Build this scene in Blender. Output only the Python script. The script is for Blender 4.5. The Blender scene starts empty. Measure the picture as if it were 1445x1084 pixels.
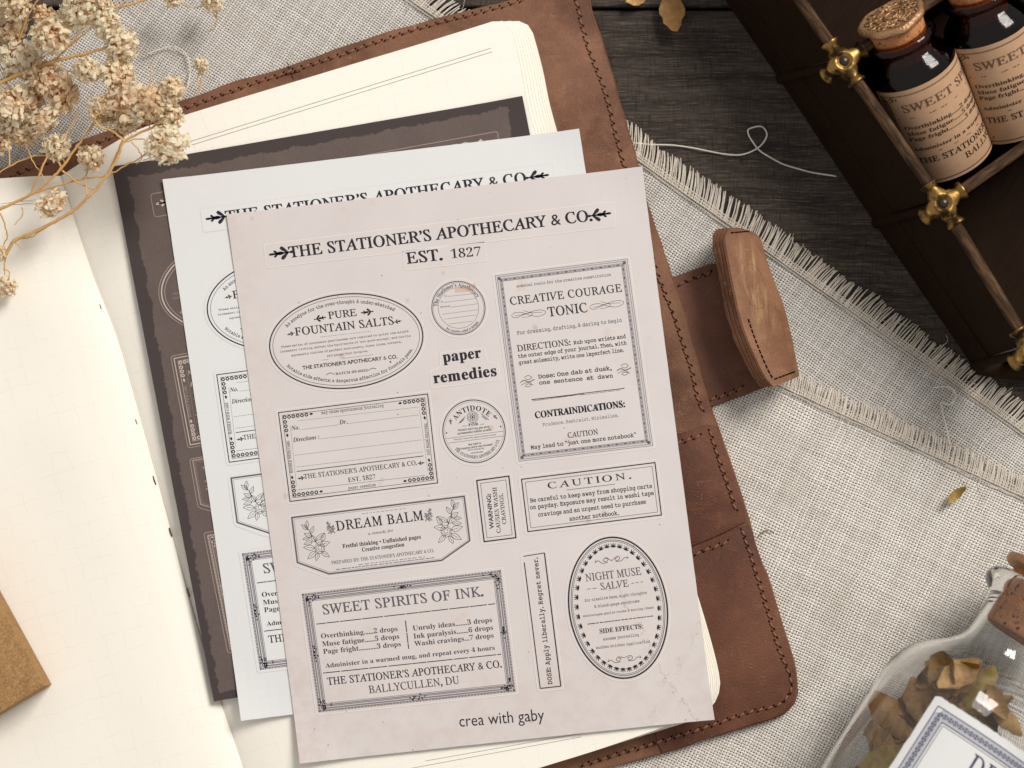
import bpy, math, random
import numpy as np
from mathutils import Vector, Matrix
random.seed(7)
R = math.radians
sc = bpy.context.scene
COL = sc.collection
# ------------------------------------------------------------------ units: 1 blender unit = 1 cm
sc.unit_settings.system = 'METRIC'
sc.unit_settings.scale_length = 0.01

# ------------------------------------------------------------------ camera
TILT, DIST, FPX = R(5), 90.0, 3600.0
TGT = Vector((0, 0, 1.5))
CFWD = Vector((0, math.sin(TILT), -math.cos(TILT)))
CUP = Vector((0, math.cos(TILT), math.sin(TILT)))
CPOS = TGT - CFWD * DIST
cd = bpy.data.cameras.new('camera'); cam = bpy.data.objects.new('camera', cd); COL.objects.link(cam)
cam.location = CPOS; cam.rotation_euler = (TILT, 0, 0)
cd.sensor_width = 36; cd.lens = 36 * FPX / 1445
cd.clip_start = 1; cd.clip_end = 1000
cd.dof.use_dof = True; cd.dof.focus_distance = 89.7; cd.dof.aperture_fstop = 0.08
sc.camera = cam

def W(px, py, z=0.0):
    """point of the horizontal plane at height z that lies at photo pixel px, py"""
    d = CFWD + Vector((1, 0, 0)) * ((px - 722.5) / FPX) - CUP * ((py - 542) / FPX)
    return CPOS + d * ((z - CPOS.z) / d.z)

# ------------------------------------------------------------------ light: one large window to the upper right, a dim room around
world = bpy.data.worlds.new('World'); sc.world = world; world.use_nodes = True
bg = world.node_tree.nodes['Background']; bg.inputs[0].default_value = (1.0, 0.98, 0.955, 1); bg.inputs[1].default_value = 0.44

def area(name, loc, target, w, h, power, colr):
    l = bpy.data.lights.new(name, 'AREA'); l.shape = 'RECTANGLE'; l.size = w; l.size_y = h
    l.energy = power; l.color = colr
    o = bpy.data.objects.new(name, l); COL.objects.link(o); o.location = loc
    o.rotation_euler = (Vector(target) - Vector(loc)).to_track_quat('-Z', 'Y').to_euler()
    return o
for wi, dx in enumerate((-17, 17)):
    area('window_light', (132 + dx * 1.12, 138 - dx * 1.12, 207), (0, 0, 0), 54, 112, 352000, (1.0, 0.965, 0.915))
sc.view_settings.view_transform = 'Standard'; sc.view_settings.look = 'None'
sc.view_settings.exposure = 0.06; sc.view_settings.gamma = 1.0
sc.cycles.max_bounces = 10; sc.cycles.transparent_max_bounces = 12
sc.cycles.sample_clamp_indirect = 6.0
sc.cycles.caustics_refractive = True; sc.cycles.caustics_reflective = False

# ------------------------------------------------------------------ node helpers
def lin(r, g, b):
    f = lambda c: (c / 255 / 12.92) if c / 255 <= 0.04045 else ((c / 255 + 0.055) / 1.055) ** 2.4
    return (f(r), f(g), f(b), 1)

class S:
    """a socket with arithmetic"""
    def __init__(s, nt, sock): s.nt, s.k = nt, sock
    def _m(s, op, *a, clamp=False):
        n = s.nt.nodes.new('ShaderNodeMath'); n.operation = op; n.use_clamp = clamp
        for i, v in enumerate((s,) + a):
            if isinstance(v, S): s.nt.links.new(v.k, n.inputs[i])
            else: n.inputs[i].default_value = v
        return S(s.nt, n.outputs[0])
    def __add__(s, o): return s._m('ADD', o)
    def __radd__(s, o): return s._m('ADD', o)
    def __sub__(s, o): return s._m('SUBTRACT', o)
    def __rsub__(s, o): return (s * -1) + o
    def __mul__(s, o): return s._m('MULTIPLY', o)
    def __rmul__(s, o): return s._m('MULTIPLY', o)
    def __truediv__(s, o): return s._m('DIVIDE', o)
    def __pow__(s, o): return s._m('POWER', o)
    def sin(s): return s._m('SINE')
    def abs(s): return s._m('ABSOLUTE')
    def floor(s): return s._m('FLOOR')
    def frac(s): return s._m('FRACT')
    def max(s, o): return s._m('MAXIMUM', o)
    def min(s, o): return s._m('MINIMUM', o)
    def gt(s, o): return s._m('GREATER_THAN', o)
    def lt(s, o): return s._m('LESS_THAN', o)
    def step(s, a, b):
        n = s.nt.nodes.new('ShaderNodeMapRange'); n.interpolation_type = 'SMOOTHSTEP'
        s.nt.links.new(s.k, n.inputs['Value']); n.inputs['From Min'].default_value = a; n.inputs['From Max'].default_value = b
        return S(s.nt, n.outputs[0])

class Mat:
    def __init__(m, name, rough=0.6, spec=0.5, metal=0.0):
        m.mat = bpy.data.materials.new(name); m.mat.use_nodes = True
        m.nt = m.mat.node_tree; m.b = m.nt.nodes['Principled BSDF']
        m.b.inputs['Roughness'].default_value = rough
        m.b.inputs['Specular IOR Level'].default_value = spec
        m.b.inputs['Metallic'].default_value = metal
        m._o = None
    def coord(m, scale=(1, 1, 1), rot=0.0, kind='Object', loc=(0, 0, 0)):
        if m._o is None: m._o = m.nt.nodes.new('ShaderNodeTexCoord')
        mp = m.nt.nodes.new('ShaderNodeMapping'); mp.inputs['Scale'].default_value = scale
        mp.inputs['Rotation'].default_value = (0, 0, rot); mp.inputs['Location'].default_value = loc
        m.nt.links.new(m._o.outputs[kind], mp.inputs[0]); return mp.outputs[0]
    def xyz(m, vec):
        n = m.nt.nodes.new('ShaderNodeSeparateXYZ'); m.nt.links.new(vec, n.inputs[0])
        return tuple(S(m.nt, o) for o in n.outputs)
    def comb(m, x, y, z=0.0):
        n = m.nt.nodes.new('ShaderNodeCombineXYZ')
        for i, v in enumerate((x, y, z)):
            if isinstance(v, S): m.nt.links.new(v.k, n.inputs[i])
            else: n.inputs[i].default_value = v
        return n.outputs[0]
    def noise(m, vec, scale=1.0, detail=4, rough=0.55, dist=0.0):
        n = m.nt.nodes.new('ShaderNodeTexNoise'); m.nt.links.new(vec, n.inputs['Vector'])
        n.inputs['Scale'].default_value = scale; n.inputs['Detail'].default_value = detail
        n.inputs['Roughness'].default_value = rough; n.inputs['Distortion'].default_value = dist
        return S(m.nt, n.outputs['Fac'])
    def voro(m, vec, scale=1.0, feature='F1', out='Distance', rnd=1.0):
        n = m.nt.nodes.new('ShaderNodeTexVoronoi'); n.feature = feature; m.nt.links.new(vec, n.inputs['Vector'])
        n.inputs['Scale'].default_value = scale; n.inputs['Randomness'].default_value = rnd
        return S(m.nt, n.outputs[out])
    def white(m, vec):
        n = m.nt.nodes.new('ShaderNodeTexWhiteNoise'); m.nt.links.new(vec, n.inputs['Vector']); return S(m.nt, n.outputs['Value'])
    def attr(m, name):
        n = m.nt.nodes.new('ShaderNodeAttribute'); n.attribute_name = name; return S(m.nt, n.outputs['Fac'])
    def rand(m):
        n = m.nt.nodes.new('ShaderNodeObjectInfo'); return S(m.nt, n.outputs['Random'])
    def mix(m, f, a, b, mode='MIX'):
        n = m.nt.nodes.new('ShaderNodeMix'); n.data_type = 'RGBA'; n.blend_type = mode
        if isinstance(f, S): m.nt.links.new(f.k, n.inputs[0])
        else: n.inputs[0].default_value = f
        for i, v in ((6, a), (7, b)):
            if isinstance(v, (tuple, list)): n.inputs[i].default_value = v
            else: m.nt.links.new(v, n.inputs[i])
        return n.outputs[2]
    def color(m, c):
        if isinstance(c, tuple): m.b.inputs['Base Color'].default_value = c
        else: m.nt.links.new(c, m.b.inputs['Base Color'])
        return m
    def bump(m, h, strength=0.4, dist=0.02):
        n = m.nt.nodes.new('ShaderNodeBump'); n.inputs['Strength'].default_value = strength; n.inputs['Distance'].default_value = dist
        m.nt.links.new(h.k, n.inputs['Height']); m.nt.links.new(n.outputs[0], m.b.inputs['Normal']); return m
    def put(m, key, s):
        m.nt.links.new(s.k if isinstance(s, S) else s, m.b.inputs[key]); return m

# ------------------------------------------------------------------ mesh helpers
class MB:
    def __init__(s): s.v, s.f = [], []
    def add(s, vs, fs):
        o = len(s.v); s.v += [tuple(v) for v in vs]; s.f += [tuple(i + o for i in f) for f in fs]; return s
    def box(s, c, ax, ay, az):
        """centre and three half-axis vectors"""
        c, ax, ay, az = map(Vector, (c, ax, ay, az))
        vs = [c + ax * i + ay * j + az * k for k in (-1, 1) for j in (-1, 1) for i in (-1, 1)]
        return s.add(vs, [(0, 2, 3, 1), (4, 5, 7, 6), (0, 1, 5, 4), (2, 6, 7, 3), (0, 4, 6, 2), (1, 3, 7, 5)])
    def tube(s, pts, rad, n=6, cap=True):
        pts = [Vector(p) for p in pts]; m = len(pts)
        rr = rad if isinstance(rad, (list, tuple)) else [rad] * m
        up = Vector((0.13, 0.31, 0.94)); vs = []
        for i, p in enumerate(pts):
            t = (pts[min(i + 1, m - 1)] - pts[max(i - 1, 0)])
            if t.length < 1e-9: t = Vector((1, 0, 0))
            t.normalize(); a = t.cross(up)
            if a.length < 1e-4: a = t.cross(Vector((1, 0, 0)))
            a.normalize(); b = a.cross(t)
            for k in range(n):
                an = 2 * math.pi * k / n; vs.append(p + (a * math.cos(an) + b * math.sin(an)) * rr[i])
        fs = [(i * n + k, i * n + (k + 1) % n, (i + 1) * n + (k + 1) % n, (i + 1) * n + k) for i in range(m - 1) for k in range(n)]
        if cap: fs += [tuple(range(n - 1, -1, -1)), tuple(range((m - 1) * n, m * n))]
        return s.add(vs, fs)
    def lathe(s, org, axis, prof, n=48, a0=None, a1=None):
        """prof: list of (r, h) along axis"""
        org, axis = Vector(org), Vector(axis).normalized()
        x = axis.cross(Vector((0, 0, 1)))
        if x.length < 1e-3: x = Vector((1, 0, 0))
        x.normalize(); y = axis.cross(x)
        vs = [org + axis * h + (x * math.cos(2 * math.pi * k / n) + y * math.sin(2 * math.pi * k / n)) * r for r, h in prof for k in range(n)]
        fs = [(i * n + k, i * n + (k + 1) % n, (i + 1) * n + (k + 1) % n, (i + 1) * n + k) for i in range(len(prof) - 1) for k in range(n)]
        return s.add(vs, fs)
    def grid(s, P, closed=False):
        """P: rows of points"""
        n, m = len(P), len(P[0])
        return s.add([p for r in P for p in r], [(i * m + j, i * m + j + 1, (i + 1) * m + j + 1, (i + 1) * m + j) for i in range(n - 1) for j in range(m - 1)])
    def slab(s, poly, z0, z1, bev=0.05, zf=None):
        """prism of a polygon with a rounded upper edge; poly is world x, y"""
        P = [Vector((p[0], p[1])) for p in poly]; n = len(P)
        ar = sum(P[i].x * P[(i + 1) % n].y - P[(i + 1) % n].x * P[i].y for i in range(n))
        if ar < 0: P.reverse()
        N = []
        for i in range(n):
            a = (P[i] - P[i - 1]); b = (P[(i + 1) % n] - P[i])
            a = a.normalized() if a.length > 1e-9 else b.normalized(); b = b.normalized() if b.length > 1e-9 else a
            t = (a + b); t = t.normalized() if t.length > 1e-6 else a
            N.append(Vector((-t.y, t.x)))
        rings = [(0, z0), (0, z1 - bev), (bev * 0.3, z1 - bev * 0.3), (bev, z1)]
        vs = [(P[i].x + N[i].x * ins, P[i].y + N[i].y * ins, z) for ins, z in rings for i in range(n)]
        fs = [(r * n + i, r * n + (i + 1) % n, (r + 1) * n + (i + 1) % n, (r + 1) * n + i) for r in range(3) for i in range(n)]
        fs += [tuple(range(3 * n, 4 * n)), tuple(range(n - 1, -1, -1))]
        return s.add(vs, fs)

def world_of(o):
    v = Vector((0, 0, 0))
    while o is not None: v += o.location; o = o.parent
    return v
def obj(name, mb, mat, parent=None, smooth=False, local=False, origin=None, attrs=None, kind=None, mesh=None):
    """link one mesh object; vertices come in world space and are moved to the origin of the object (local=True: left alone)"""
    if mesh is None:
        off = Vector((0, 0, 0)) if local else (world_of(parent) if parent is not None and origin is None else Vector(origin or (0, 0, 0)))
        me = bpy.data.meshes.new(name)
        vs = [(v[0] - off.x, v[1] - off.y, v[2] - off.z) for v in mb.v]
        me.from_pydata(vs, [], mb.f); me.update()
        if smooth:
            me.polygons.foreach_set('use_smooth', [True] * len(me.polygons))
            if smooth is not True: me.set_sharp_from_angle(angle=smooth)
        for k, vals in (attrs or {}).items():
            a = me.attributes.new(k, 'FLOAT', 'POINT'); a.data.foreach_set('value', vals)
        me.materials.append(mat.mat if isinstance(mat, Mat) else mat)
    else: me = mesh; off = Vector((0, 0, 0))
    o = bpy.data.objects.new(name, me); COL.objects.link(o)
    if parent is not None:
        o.parent = parent
        if origin is not None and not local: o.location = Vector(origin) - world_of(parent)
    elif origin is not None: o.location = origin
    if kind: o['kind'] = kind
    return o
def tag(o, label, cat, group=None):
    o['label'] = label; o['category'] = cat
    if group: o['group'] = group
    return o
def thing(name, loc, label, cat, group=None, rotz=0.0):
    o = bpy.data.objects.new(name, None); COL.objects.link(o); o.location = loc; o.rotation_euler = (0, 0, rotz)
    o.empty_display_size = 0.5
    return tag(o, label, cat, group)
def catmull(pts, k=8, closed=False):
    P = [Vector(p) for p in pts]; out = []; n = len(P)
    rng = range(n) if closed else range(n - 1)
    for i in rng:
        if closed: a, b, c, d = P[i - 1], P[i], P[(i + 1) % n], P[(i + 2) % n]
        else: a, b, c, d = P[max(i - 1, 0)], P[i], P[i + 1], P[min(i + 2, n - 1)]
        for j in range(k):
            t = j / k
            out.append(0.5 * ((2 * b) + (c - a) * t + (2 * a - 5 * b + 4 * c - d) * t * t + (3 * b - a - 3 * c + d) * t ** 3))
    if not closed: out.append(P[-1])
    return out
def resample(pts, step):
    P = [Vector(p) for p in pts]; out = [P[0].copy()]; acc = 0.0
    for i in range(len(P) - 1):
        d = P[i + 1] - P[i]; L = d.length; s = step - acc
        while s <= L: out.append(P[i] + d * (s / L)); s += step
        acc = L - (s - step)
    return out

# ------------------------------------------------------------------ materials
def fabric(name, rot, pitch=0.105, dark=0.0):
    m = Mat(name, 0.95, 0.1)
    base = m.coord(rot=rot); x, y, z = m.xyz(base)
    w1 = m.noise(base, 0.35, 3); w2 = m.noise(m.coord(rot=rot, loc=(31, 7, 0)), 0.35, 3)
    f1 = m.noise(m.coord(scale=(1, 6, 1), rot=rot), 1.3, 2); f2 = m.noise(m.coord(scale=(6, 1, 1), rot=rot), 1.3, 2)
    u = (x + (w1 - 0.5) * 0.35 + (f1 - 0.5) * 0.022) * (1 / pitch); v = (y + (w2 - 0.5) * 0.35 + (f2 - 0.5) * 0.022) * (1 / (pitch * 0.92))
    su = (u * math.pi).sin(); sv = (v * math.pi).sin()
    pw = su.abs() ** 0.6; pf = sv.abs() ** 0.6
    par = (su * sv)
    iu = u.floor(); iv = v.floor()
    tw = m.white(m.comb(iu, 3.3)); tf = m.white(m.comb(iv, 8.1))
    slubw = m.noise(m.comb(u * 0.9, v * 0.12), 1.0, 2); slubf = m.noise(m.comb(u * 0.12, v * 0.9, 5.0), 1.0, 2)
    hw = pw * (slubw * 0.4 + 0.75) + par * 0.55; hf = pf * (slubf * 0.4 + 0.75) - par * 0.55
    h = hw.max(hf)
    top = hw.gt(hf)
    tone = top * tw + (1 - top) * tf
    tone = tone * 0.5 + m.noise(base, 9.0, 3) * 0.5
    big = m.noise(base, 0.25, 4)
    c = m.mix(tone, lin(208, 197, 183), lin(253, 248, 240))
    c = m.mix((1 - (pw.max(pf))).step(0.15, 0.75) * 0.5, c, lin(134, 121, 107))
    c = m.mix(big.step(0.45, 0.75) * 0.35, c, lin(192, 180, 165))
    if dark: c = m.mix(1.0, c, (0.90, 0.91, 0.93, 1), 'MULTIPLY')
    m.color(c)
    hole = (pw * (slubw * 0.8 + 0.6)).lt(0.75) * (pf * (slubf * 0.8 + 0.6)).lt(0.75)
    # open mesh between the threads
    tr = m.nt.nodes.new('ShaderNodeBsdfTransparent'); mx = m.nt.nodes.new('ShaderNodeMixShader')
    out = m.nt.nodes['Material Output']
    hs = hole * 0.9
    m.nt.links.new(hs.k, mx.inputs[0]); m.nt.links.new(m.b.outputs[0], mx.inputs[1]); m.nt.links.new(tr.outputs[0], mx.inputs[2])
    m.nt.links.new(mx.outputs[0], out.inputs['Surface'])
    m.bump(h, 0.9, 0.045)
    return m

def mat_thread(name='linen_thread', c=(226, 220, 208)):
    m = Mat(name, 0.9, 0.1); n = m.noise(m.coord(), 2.0, 3)
    return m.color(m.mix(n, lin(c[0] - 28, c[1] - 30, c[2] - 34), lin(*c)))

def mat_leather(name, a, b, c, seed=0.0, scratch=0.5):
    m = Mat(name, 0.6, 0.25)
    v = m.coord(loc=(seed, seed * 2, 0))
    big = m.noise(v, 0.22, 5, 0.6, 0.8); mid = m.noise(v, 1.3, 6, 0.65, 0.4); fine = m.noise(v, 14, 5, 0.7)
    col = m.mix(big.step(0.32, 0.68), a, b)
    col = m.mix(mid.step(0.45, 0.8) * 0.45, col, c)
    col = m.mix(fine.step(0.35, 0.9) * 0.30, col, lin(66, 38, 24))
    # pale scuffs
    sv = m.coord(scale=(0.5, 4.0, 1), rot=0.9, loc=(seed, 3, 0)); scr = m.noise(sv, 2.2, 6, 0.75, 1.2).step(0.60, 0.72)
    sv2 = m.coord(scale=(3.5, 0.4, 1), rot=0.5, loc=(seed, 9, 0)); scr2 = m.noise(sv2, 2.6, 6, 0.75, 1.5).step(0.60, 0.72)
    msk = m.noise(v, 0.5, 3).step(0.40, 0.60)
    col = m.mix((scr + scr2) * msk * scratch, col, lin(196, 146, 112))
    pores = m.voro(v, 22, 'SMOOTH_F1'); grain = m.voro(m.coord(scale=(1, 1.3, 1)), 9, 'DISTANCE_TO_EDGE')
    m.color(col)
    m.put('Roughness', fine * 0.25 + mid * 0.25 + 0.38)
    m.bump(pores * 0.5 + grain.step(0, 0.25) * 0.35 + fine * 0.7 + mid * 1.2, 0.5, 0.035)
    return m

def mat_wood_table():
    m = Mat('dark_stained_wood', 0.7, 0.15)
    v = m.coord(scale=(0.16, 2.3, 1)); r = m.rand()
    x, y, z = m.xyz(m.coord())
    vv = m.comb(x * 0.13 + r * 40, y * 2.4 + r * 13, 0.0)
    wob = m.noise(m.comb(x * 0.10, y * 0.35), 1.0, 3)
    g1 = m.noise(m.comb(x * 0.10 + r * 9, y * 1.6 + wob * 2.4, 0.0), 1.5, 8, 0.72, 0.5)
    g2 = m.noise(m.comb(x * 0.35, y * 13 + wob * 10, 2.0), 1.0, 5, 0.75)
    cr = m.noise(m.comb(x * 11, y * 0.8, 5.0), 1.0, 4, 0.7)
    pale = (m.noise(m.comb(x * 0.6, y * 20 + wob * 12, 9.0), 1.0, 3, 0.6)).step(0.60, 0.72) * m.noise(m.comb(x * 0.3, y * 1.1, 4.0), 1.0, 3).step(0.45, 0.62)
    h1 = m.noise(m.comb(x * 1.1, y * 17 + wob * 6, 7.0), 1.0, 4, 0.8); h2 = m.noise(m.comb(x * 17, y * 1.4, 3.0), 1.0, 4, 0.8)
    c = m.mix(g1.step(0.3, 0.7), lin(54, 47, 42), lin(92, 82, 74))
    c = m.mix(g2.step(0.40, 0.70) * 0.7, c, lin(20, 16, 14))
    c = m.mix(h1.step(0.50, 0.66) * 0.6, c, lin(122, 110, 100))
    c = m.mix(h2.step(0.50, 0.66) * 0.6, c, lin(22, 17, 15))
    c = m.mix(cr.step(0.55, 0.75) * 0.45, c, lin(24, 19, 17))
    c = m.mix(pale * 0.7, c, lin(146, 130, 116))
    m.color(c); m.bump(g2 * 1.0 + h2 * 0.8 + h1 * 0.6 + g1, 0.7, 0.05)
    return m

def mat_wood_tray():
    m = Mat('aged_tray_wood', 0.75, 0.06)
    x, y, z = m.xyz(m.coord(rot=-R(56)))
    g = m.noise(m.comb(x * 1.0, y * 12, z * 6), 1.0, 6, 0.7, 0.3); b = m.noise(m.coord(), 0.6, 4)
    c = m.mix(g, lin(20, 13, 9), lin(52, 36, 24)); c = m.mix(b.step(0.45, 0.75) * 0.5, c, lin(26, 17, 11))
    m.color(c); m.bump(g, 0.5, 0.03); return m
def mat_wood_rail(turn=55, nm='worn_rail_wood'):
    m = Mat(nm, 0.7, 0.12)
    x, y, z = m.xyz(m.coord(rot=R(turn))); g = m.noise(m.comb(x * 1.2, y * 11, z * 8), 1.0, 6, 0.75, 0.4); b = m.noise(m.comb(x * .5, y * 3, z), 1.3, 4)
    c = m.mix(g.step(0.3, 0.7), lin(42, 29, 20), lin(112, 84, 58)); c = m.mix(b.step(0.40, 0.60) * 0.8, c, lin(44, 30, 20))
    m.color(c); m.bump(g, 0.5, 0.03); return m

def mat_page(name='notebook_paper'):
    m = Mat(name, 0.75, 0.2)
    v = m.coord(rot=R(-17.3)); x, y, z = m.xyz(v)
    n = m.noise(v, 1.2, 3) - 0.5; fib = m.noise(v, 30, 3)
    def line(t): return ((t * 1.5 + n * 0.5).frac() - 0.5).abs().lt(0.02)
    br = m.noise(m.coord(loc=(4, 4, 0)), 1.2, 3).step(0.38, 0.60)
    g = line(x).max(line(y)) * br
    c = m.mix(g * 0.13, lin(246, 240, 228), lin(160, 165, 172))
    c = m.mix(m.noise(v, 0.3, 3) * 0.25, c, lin(244, 236, 222))
    m.color(c); m.bump(fib + m.noise(v, 0.8, 3) * 3, 0.12, 0.02)
    return m

def mat_sheet_old():
    m = Mat('aged_pink_paper', 0.7, 0.2)
    v = m.coord(); x, y, z = m.xyz(v)
    a = m.noise(v, 0.35, 5, 0.6); b = m.noise(m.coord(loc=(9, 2, 0)), 1.6, 6, 0.7); fib = m.noise(v, 26, 4, 0.7)
    c = m.mix(a, lin(219, 212, 209), lin(205, 196, 193))
    c = m.mix(b.step(0.55, 0.8) * 0.5, c, lin(216, 208, 205))
    # brown foxing down the left side and towards the lower corners
    edge = ((x * 0.55).step(0.9, 0.0)) * 0.5 + ((y + 19.5) * 0.16).step(1.1, 0.0) * 0.55
    c = m.mix(edge * b.step(0.35, 0.7) * 0.55, c, lin(196, 170, 160))
    blot = m.noise(m.coord(loc=(3, 11, 0)), 0.9, 3, 0.5).step(0.66, 0.76)
    c = m.mix(blot * 0.35, c, lin(205, 178, 165))
    spot = m.voro(v, 1.35); rndc = m.white(m.comb((x * 0.9).floor(), (y * 0.9).floor()))
    c = m.mix(spot.lt(0.035) * 0.75, c, lin(120, 84, 74))
    spot2 = m.voro(m.coord(loc=(4.4, 1.7, 0)), 0.55)
    c = m.mix(spot2.step(0.085, 0.03) * 0.45, c, lin(186, 146, 122))
    # crack like veins in the lower right corner
    wob = (m.noise(v, 1.1, 5, 0.7) - 0.5)
    vein = ((x + y * 0.42 + wob * 1.9) - 5.75).abs().step(0.055, 0.0) * ((y + 19.5)).step(6.0, 4.0) * m.noise(v, 2.3, 3).step(0.35, 0.55)
    vein2 = ((x - y * 0.75 + wob * 2.4) - 27.1).abs().step(0.035, 0.0) * ((y + 19.5)).step(4.6, 2.5) * m.noise(m.coord(loc=(2, 2, 0)), 2.3, 3).step(0.38, 0.55)
    c = m.mix((vein + vein2) * 0.40, c, lin(140, 104, 98))
    c = m.mix(fib.step(0.4, 0.9) * 0.22, c, lin(190, 178, 176))
    m.color(c); m.bump(fib, 0.12, 0.01); return m

def mat_sheet_white():
    m = Mat('plain_white_paper', 0.7, 0.2); v = m.coord(); f = m.noise(v, 22, 4, 0.7)
    m.color(m.mix(f, lin(214, 213, 213), lin(228, 227, 225))); m.bump(f, 0.12, 0.01); return m

def mat_sheet_dark():
    m = Mat('dark_brown_paper', 0.75, 0.2); v = m.coord(); x, y, z = m.xyz(v)
    f = m.noise(v, 24, 4, 0.75); n = m.noise(v, 1.3, 6, 0.7)
    c = m.mix(m.noise(v, 0.8, 5) , lin(104, 90, 86), lin(84, 72, 69))
    c = m.mix(f.step(0.3, 0.8) * 0.4, c, lin(128, 112, 106))
    fl = m.noise(v, 9.0, 3).step(0.66, 0.74); c = m.mix(fl * 0.3, c, lin(66, 54, 52))
    d = x.min(14.7 - x).min(y * -1).min(y + 19.5)
    e = (d + (n - 0.5) * 0.55 + (m.noise(v, 6, 3) - 0.5) * 0.12).step(0.54, 0.49)
    c = m.mix(e * 0.85, c, lin(64, 57, 56))
    m.color(c); m.bump(f, 0.12, 0.01); return m

def flat(name, col, rough=0.6, spec=0.3, metal=0.0):
    return Mat(name, rough, spec, metal).color(lin(*col))
def mat_ink(name, c, worn=0.5):
    m = Mat(name, 0.65, 0.15); n = m.noise(m.coord(), 26, 3, 0.7)
    lt = tuple(min(255, int(q + (205 - q) * worn)) for q in c)
    return m.color(m.mix(n.step(0.50, 0.85), lin(*c), lin(*lt)))

def mat_cork():
    m = Mat('cork', 0.85, 0.15); v = m.coord(); a = m.voro(v, 5); b = m.noise(v, 12, 5, 0.7); d = m.voro(m.coord(loc=(2, 2, 2)), 3.4)
    c = m.mix(b, lin(170, 106, 64), lin(204, 144, 96)); c = m.mix(a.step(0.34, 0.15) * 0.8, c, lin(120, 72, 44)); c = m.mix(d.step(0.24, 0.10), c, lin(58, 34, 24)); c = m.mix(m.voro(m.coord(loc=(7, 1, 3)), 8).step(.3, .12) * .6, c, lin(226, 182, 136))
    m.color(c); m.bump(b + a, 0.6, 0.05); return m
def mat_brass():
    m = Mat('antique_brass', 0.33, 0.5, 1.0); v = m.coord(); n = m.noise(v, 1.7, 4, 0.55); f = m.noise(v, 18, 4)
    c = m.mix(n.step(0.42, 0.62), lin(160, 126, 72), lin(52, 38, 24)); m.color(c); m.put('Roughness', n * 0.45 + f * 0.25 + 0.08)
    m.bump(f * .5 + n, 0.15, 0.02); return m
def mat_bronze():
    m = Mat('bronze_wax', 0.42, 0.5, 0.6); v = m.coord(); n = m.noise(v, 7, 3, 0.5, 1.5); w = m.voro(v, 4.2, 'SMOOTH_F1')
    ring = (w * 26).sin()
    m.color(m.mix(n, lin(198, 158, 118), lin(156, 112, 76))); m.bump(ring * 0.25 + n, 0.45, 0.05); return m
def mat_glass(name, col, rough=0.0):
    m = Mat(name, rough, 0.5); m.b.inputs['Transmission Weight'].default_value = 1.0; m.b.inputs['IOR'].default_value = 1.45
    return m.color(col)
def mat_kraft():
    m = Mat('kraft_board', 0.85, 0.1); v = m.coord(); n = m.noise(v, 11, 6, 0.9).step(0.3, 0.7); s = m.voro(v, 13)
    c = m.mix(n, lin(128, 90, 54), lin(192, 154, 106)); c = m.mix(m.noise(v, 1.2, 4).step(0.45, 0.7) * 0.4, c, lin(122, 86, 60)); c = m.mix(s.step(0.3, 0.12) * 0.6, c, lin(112, 82, 66)); c = m.mix(m.noise(m.coord(loc=(5, 5, 5)), 16, 3, 0.8).step(0.58, 0.7) * 0.55, c, lin(206, 174, 126))
    m.color(c); m.bump(n, 0.3, 0.03); return m
def mat_petal():
    m = Mat('dried_petal', 0.8, 0.1); t = m.attr('tone'); n = m.noise(m.coord(), 5, 3)
    c = m.mix(t, lin(226, 158, 84), lin(255, 248, 224)); c = m.mix(n.step(0.5, 0.8) * 0.25, c, lin(248, 216, 164))
    c = m.mix(m.rand() ** 2 * 0.45, c, lin(232, 182, 116))
    m.color(c)
    tl = m.nt.nodes.new('ShaderNodeBsdfTranslucent'); mx = m.nt.nodes.new('ShaderNodeMixShader'); mx.inputs[0].default_value = 0.42
    m.nt.links.new(c, tl.inputs[0]); m.nt.links.new(m.b.outputs[0], mx.inputs[1]); m.nt.links.new(tl.outputs[0], mx.inputs[2])
    m.nt.links.new(mx.outputs[0], m.nt.nodes['Material Output'].inputs['Surface'])
    return m
def mat_leaf(name='dry_leaf', a=(146, 110, 62), b=(204, 166, 106)):
    m = Mat(name, 0.6, 0.3); v = m.coord(); n = m.noise(v, 1.5, 5, 0.7, 1.0); f = m.noise(v, 9, 4, 0.7)
    c = m.mix(n.step(0.3, 0.7), lin(*a), lin(*b)); c = m.mix(m.rand() * 0.7, c, lin(132, 92, 50)); c = m.mix(f.step(0.55, 0.8) * 0.4, c, lin(208, 172, 116))
    m.color(c); m.bump(f + n, 0.5, 0.05); return m

M_THREAD = mat_thread('linen_thread', (230, 221, 209)); M_THREAD2 = mat_thread('pale_thread', (238, 232, 222))
M_COVER = mat_leather('brown_leather', lin(136, 96, 74), lin(96, 62, 45), lin(158, 115, 88), 0, 0.9)
M_COVER2 = mat_leather('pocket_leather', lin(114, 73, 54), lin(86, 51, 37), lin(134, 88, 65), 17, 0.75)
M_STRAP = mat_leather('strap_leather', lin(122, 82, 64), lin(96, 62, 48), lin(140, 96, 76), 5, 0.5)
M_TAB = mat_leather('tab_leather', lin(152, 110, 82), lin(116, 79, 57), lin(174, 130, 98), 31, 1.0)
M_EDGE = mat_leather('raw_leather_edge', lin(136, 92, 64), lin(90, 56, 38), lin(160, 112, 80), 11, 0.5)
M_STITCH = flat('waxed_brown_thread', (134, 92, 66), 0.6)
M_HOLE = flat('stitch_hole', (34, 20, 14), 0.9, 0.05)
M_TABLE, M_TRAY, M_RAIL, M_RAIL2 = mat_wood_table(), mat_wood_tray(), mat_wood_rail(), mat_wood_rail(-35, 'worn_divider_wood')
M_PAGE = mat_page(); M_PAGEEDGE = flat('page_edge', (214, 205, 188), 0.9)
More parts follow.
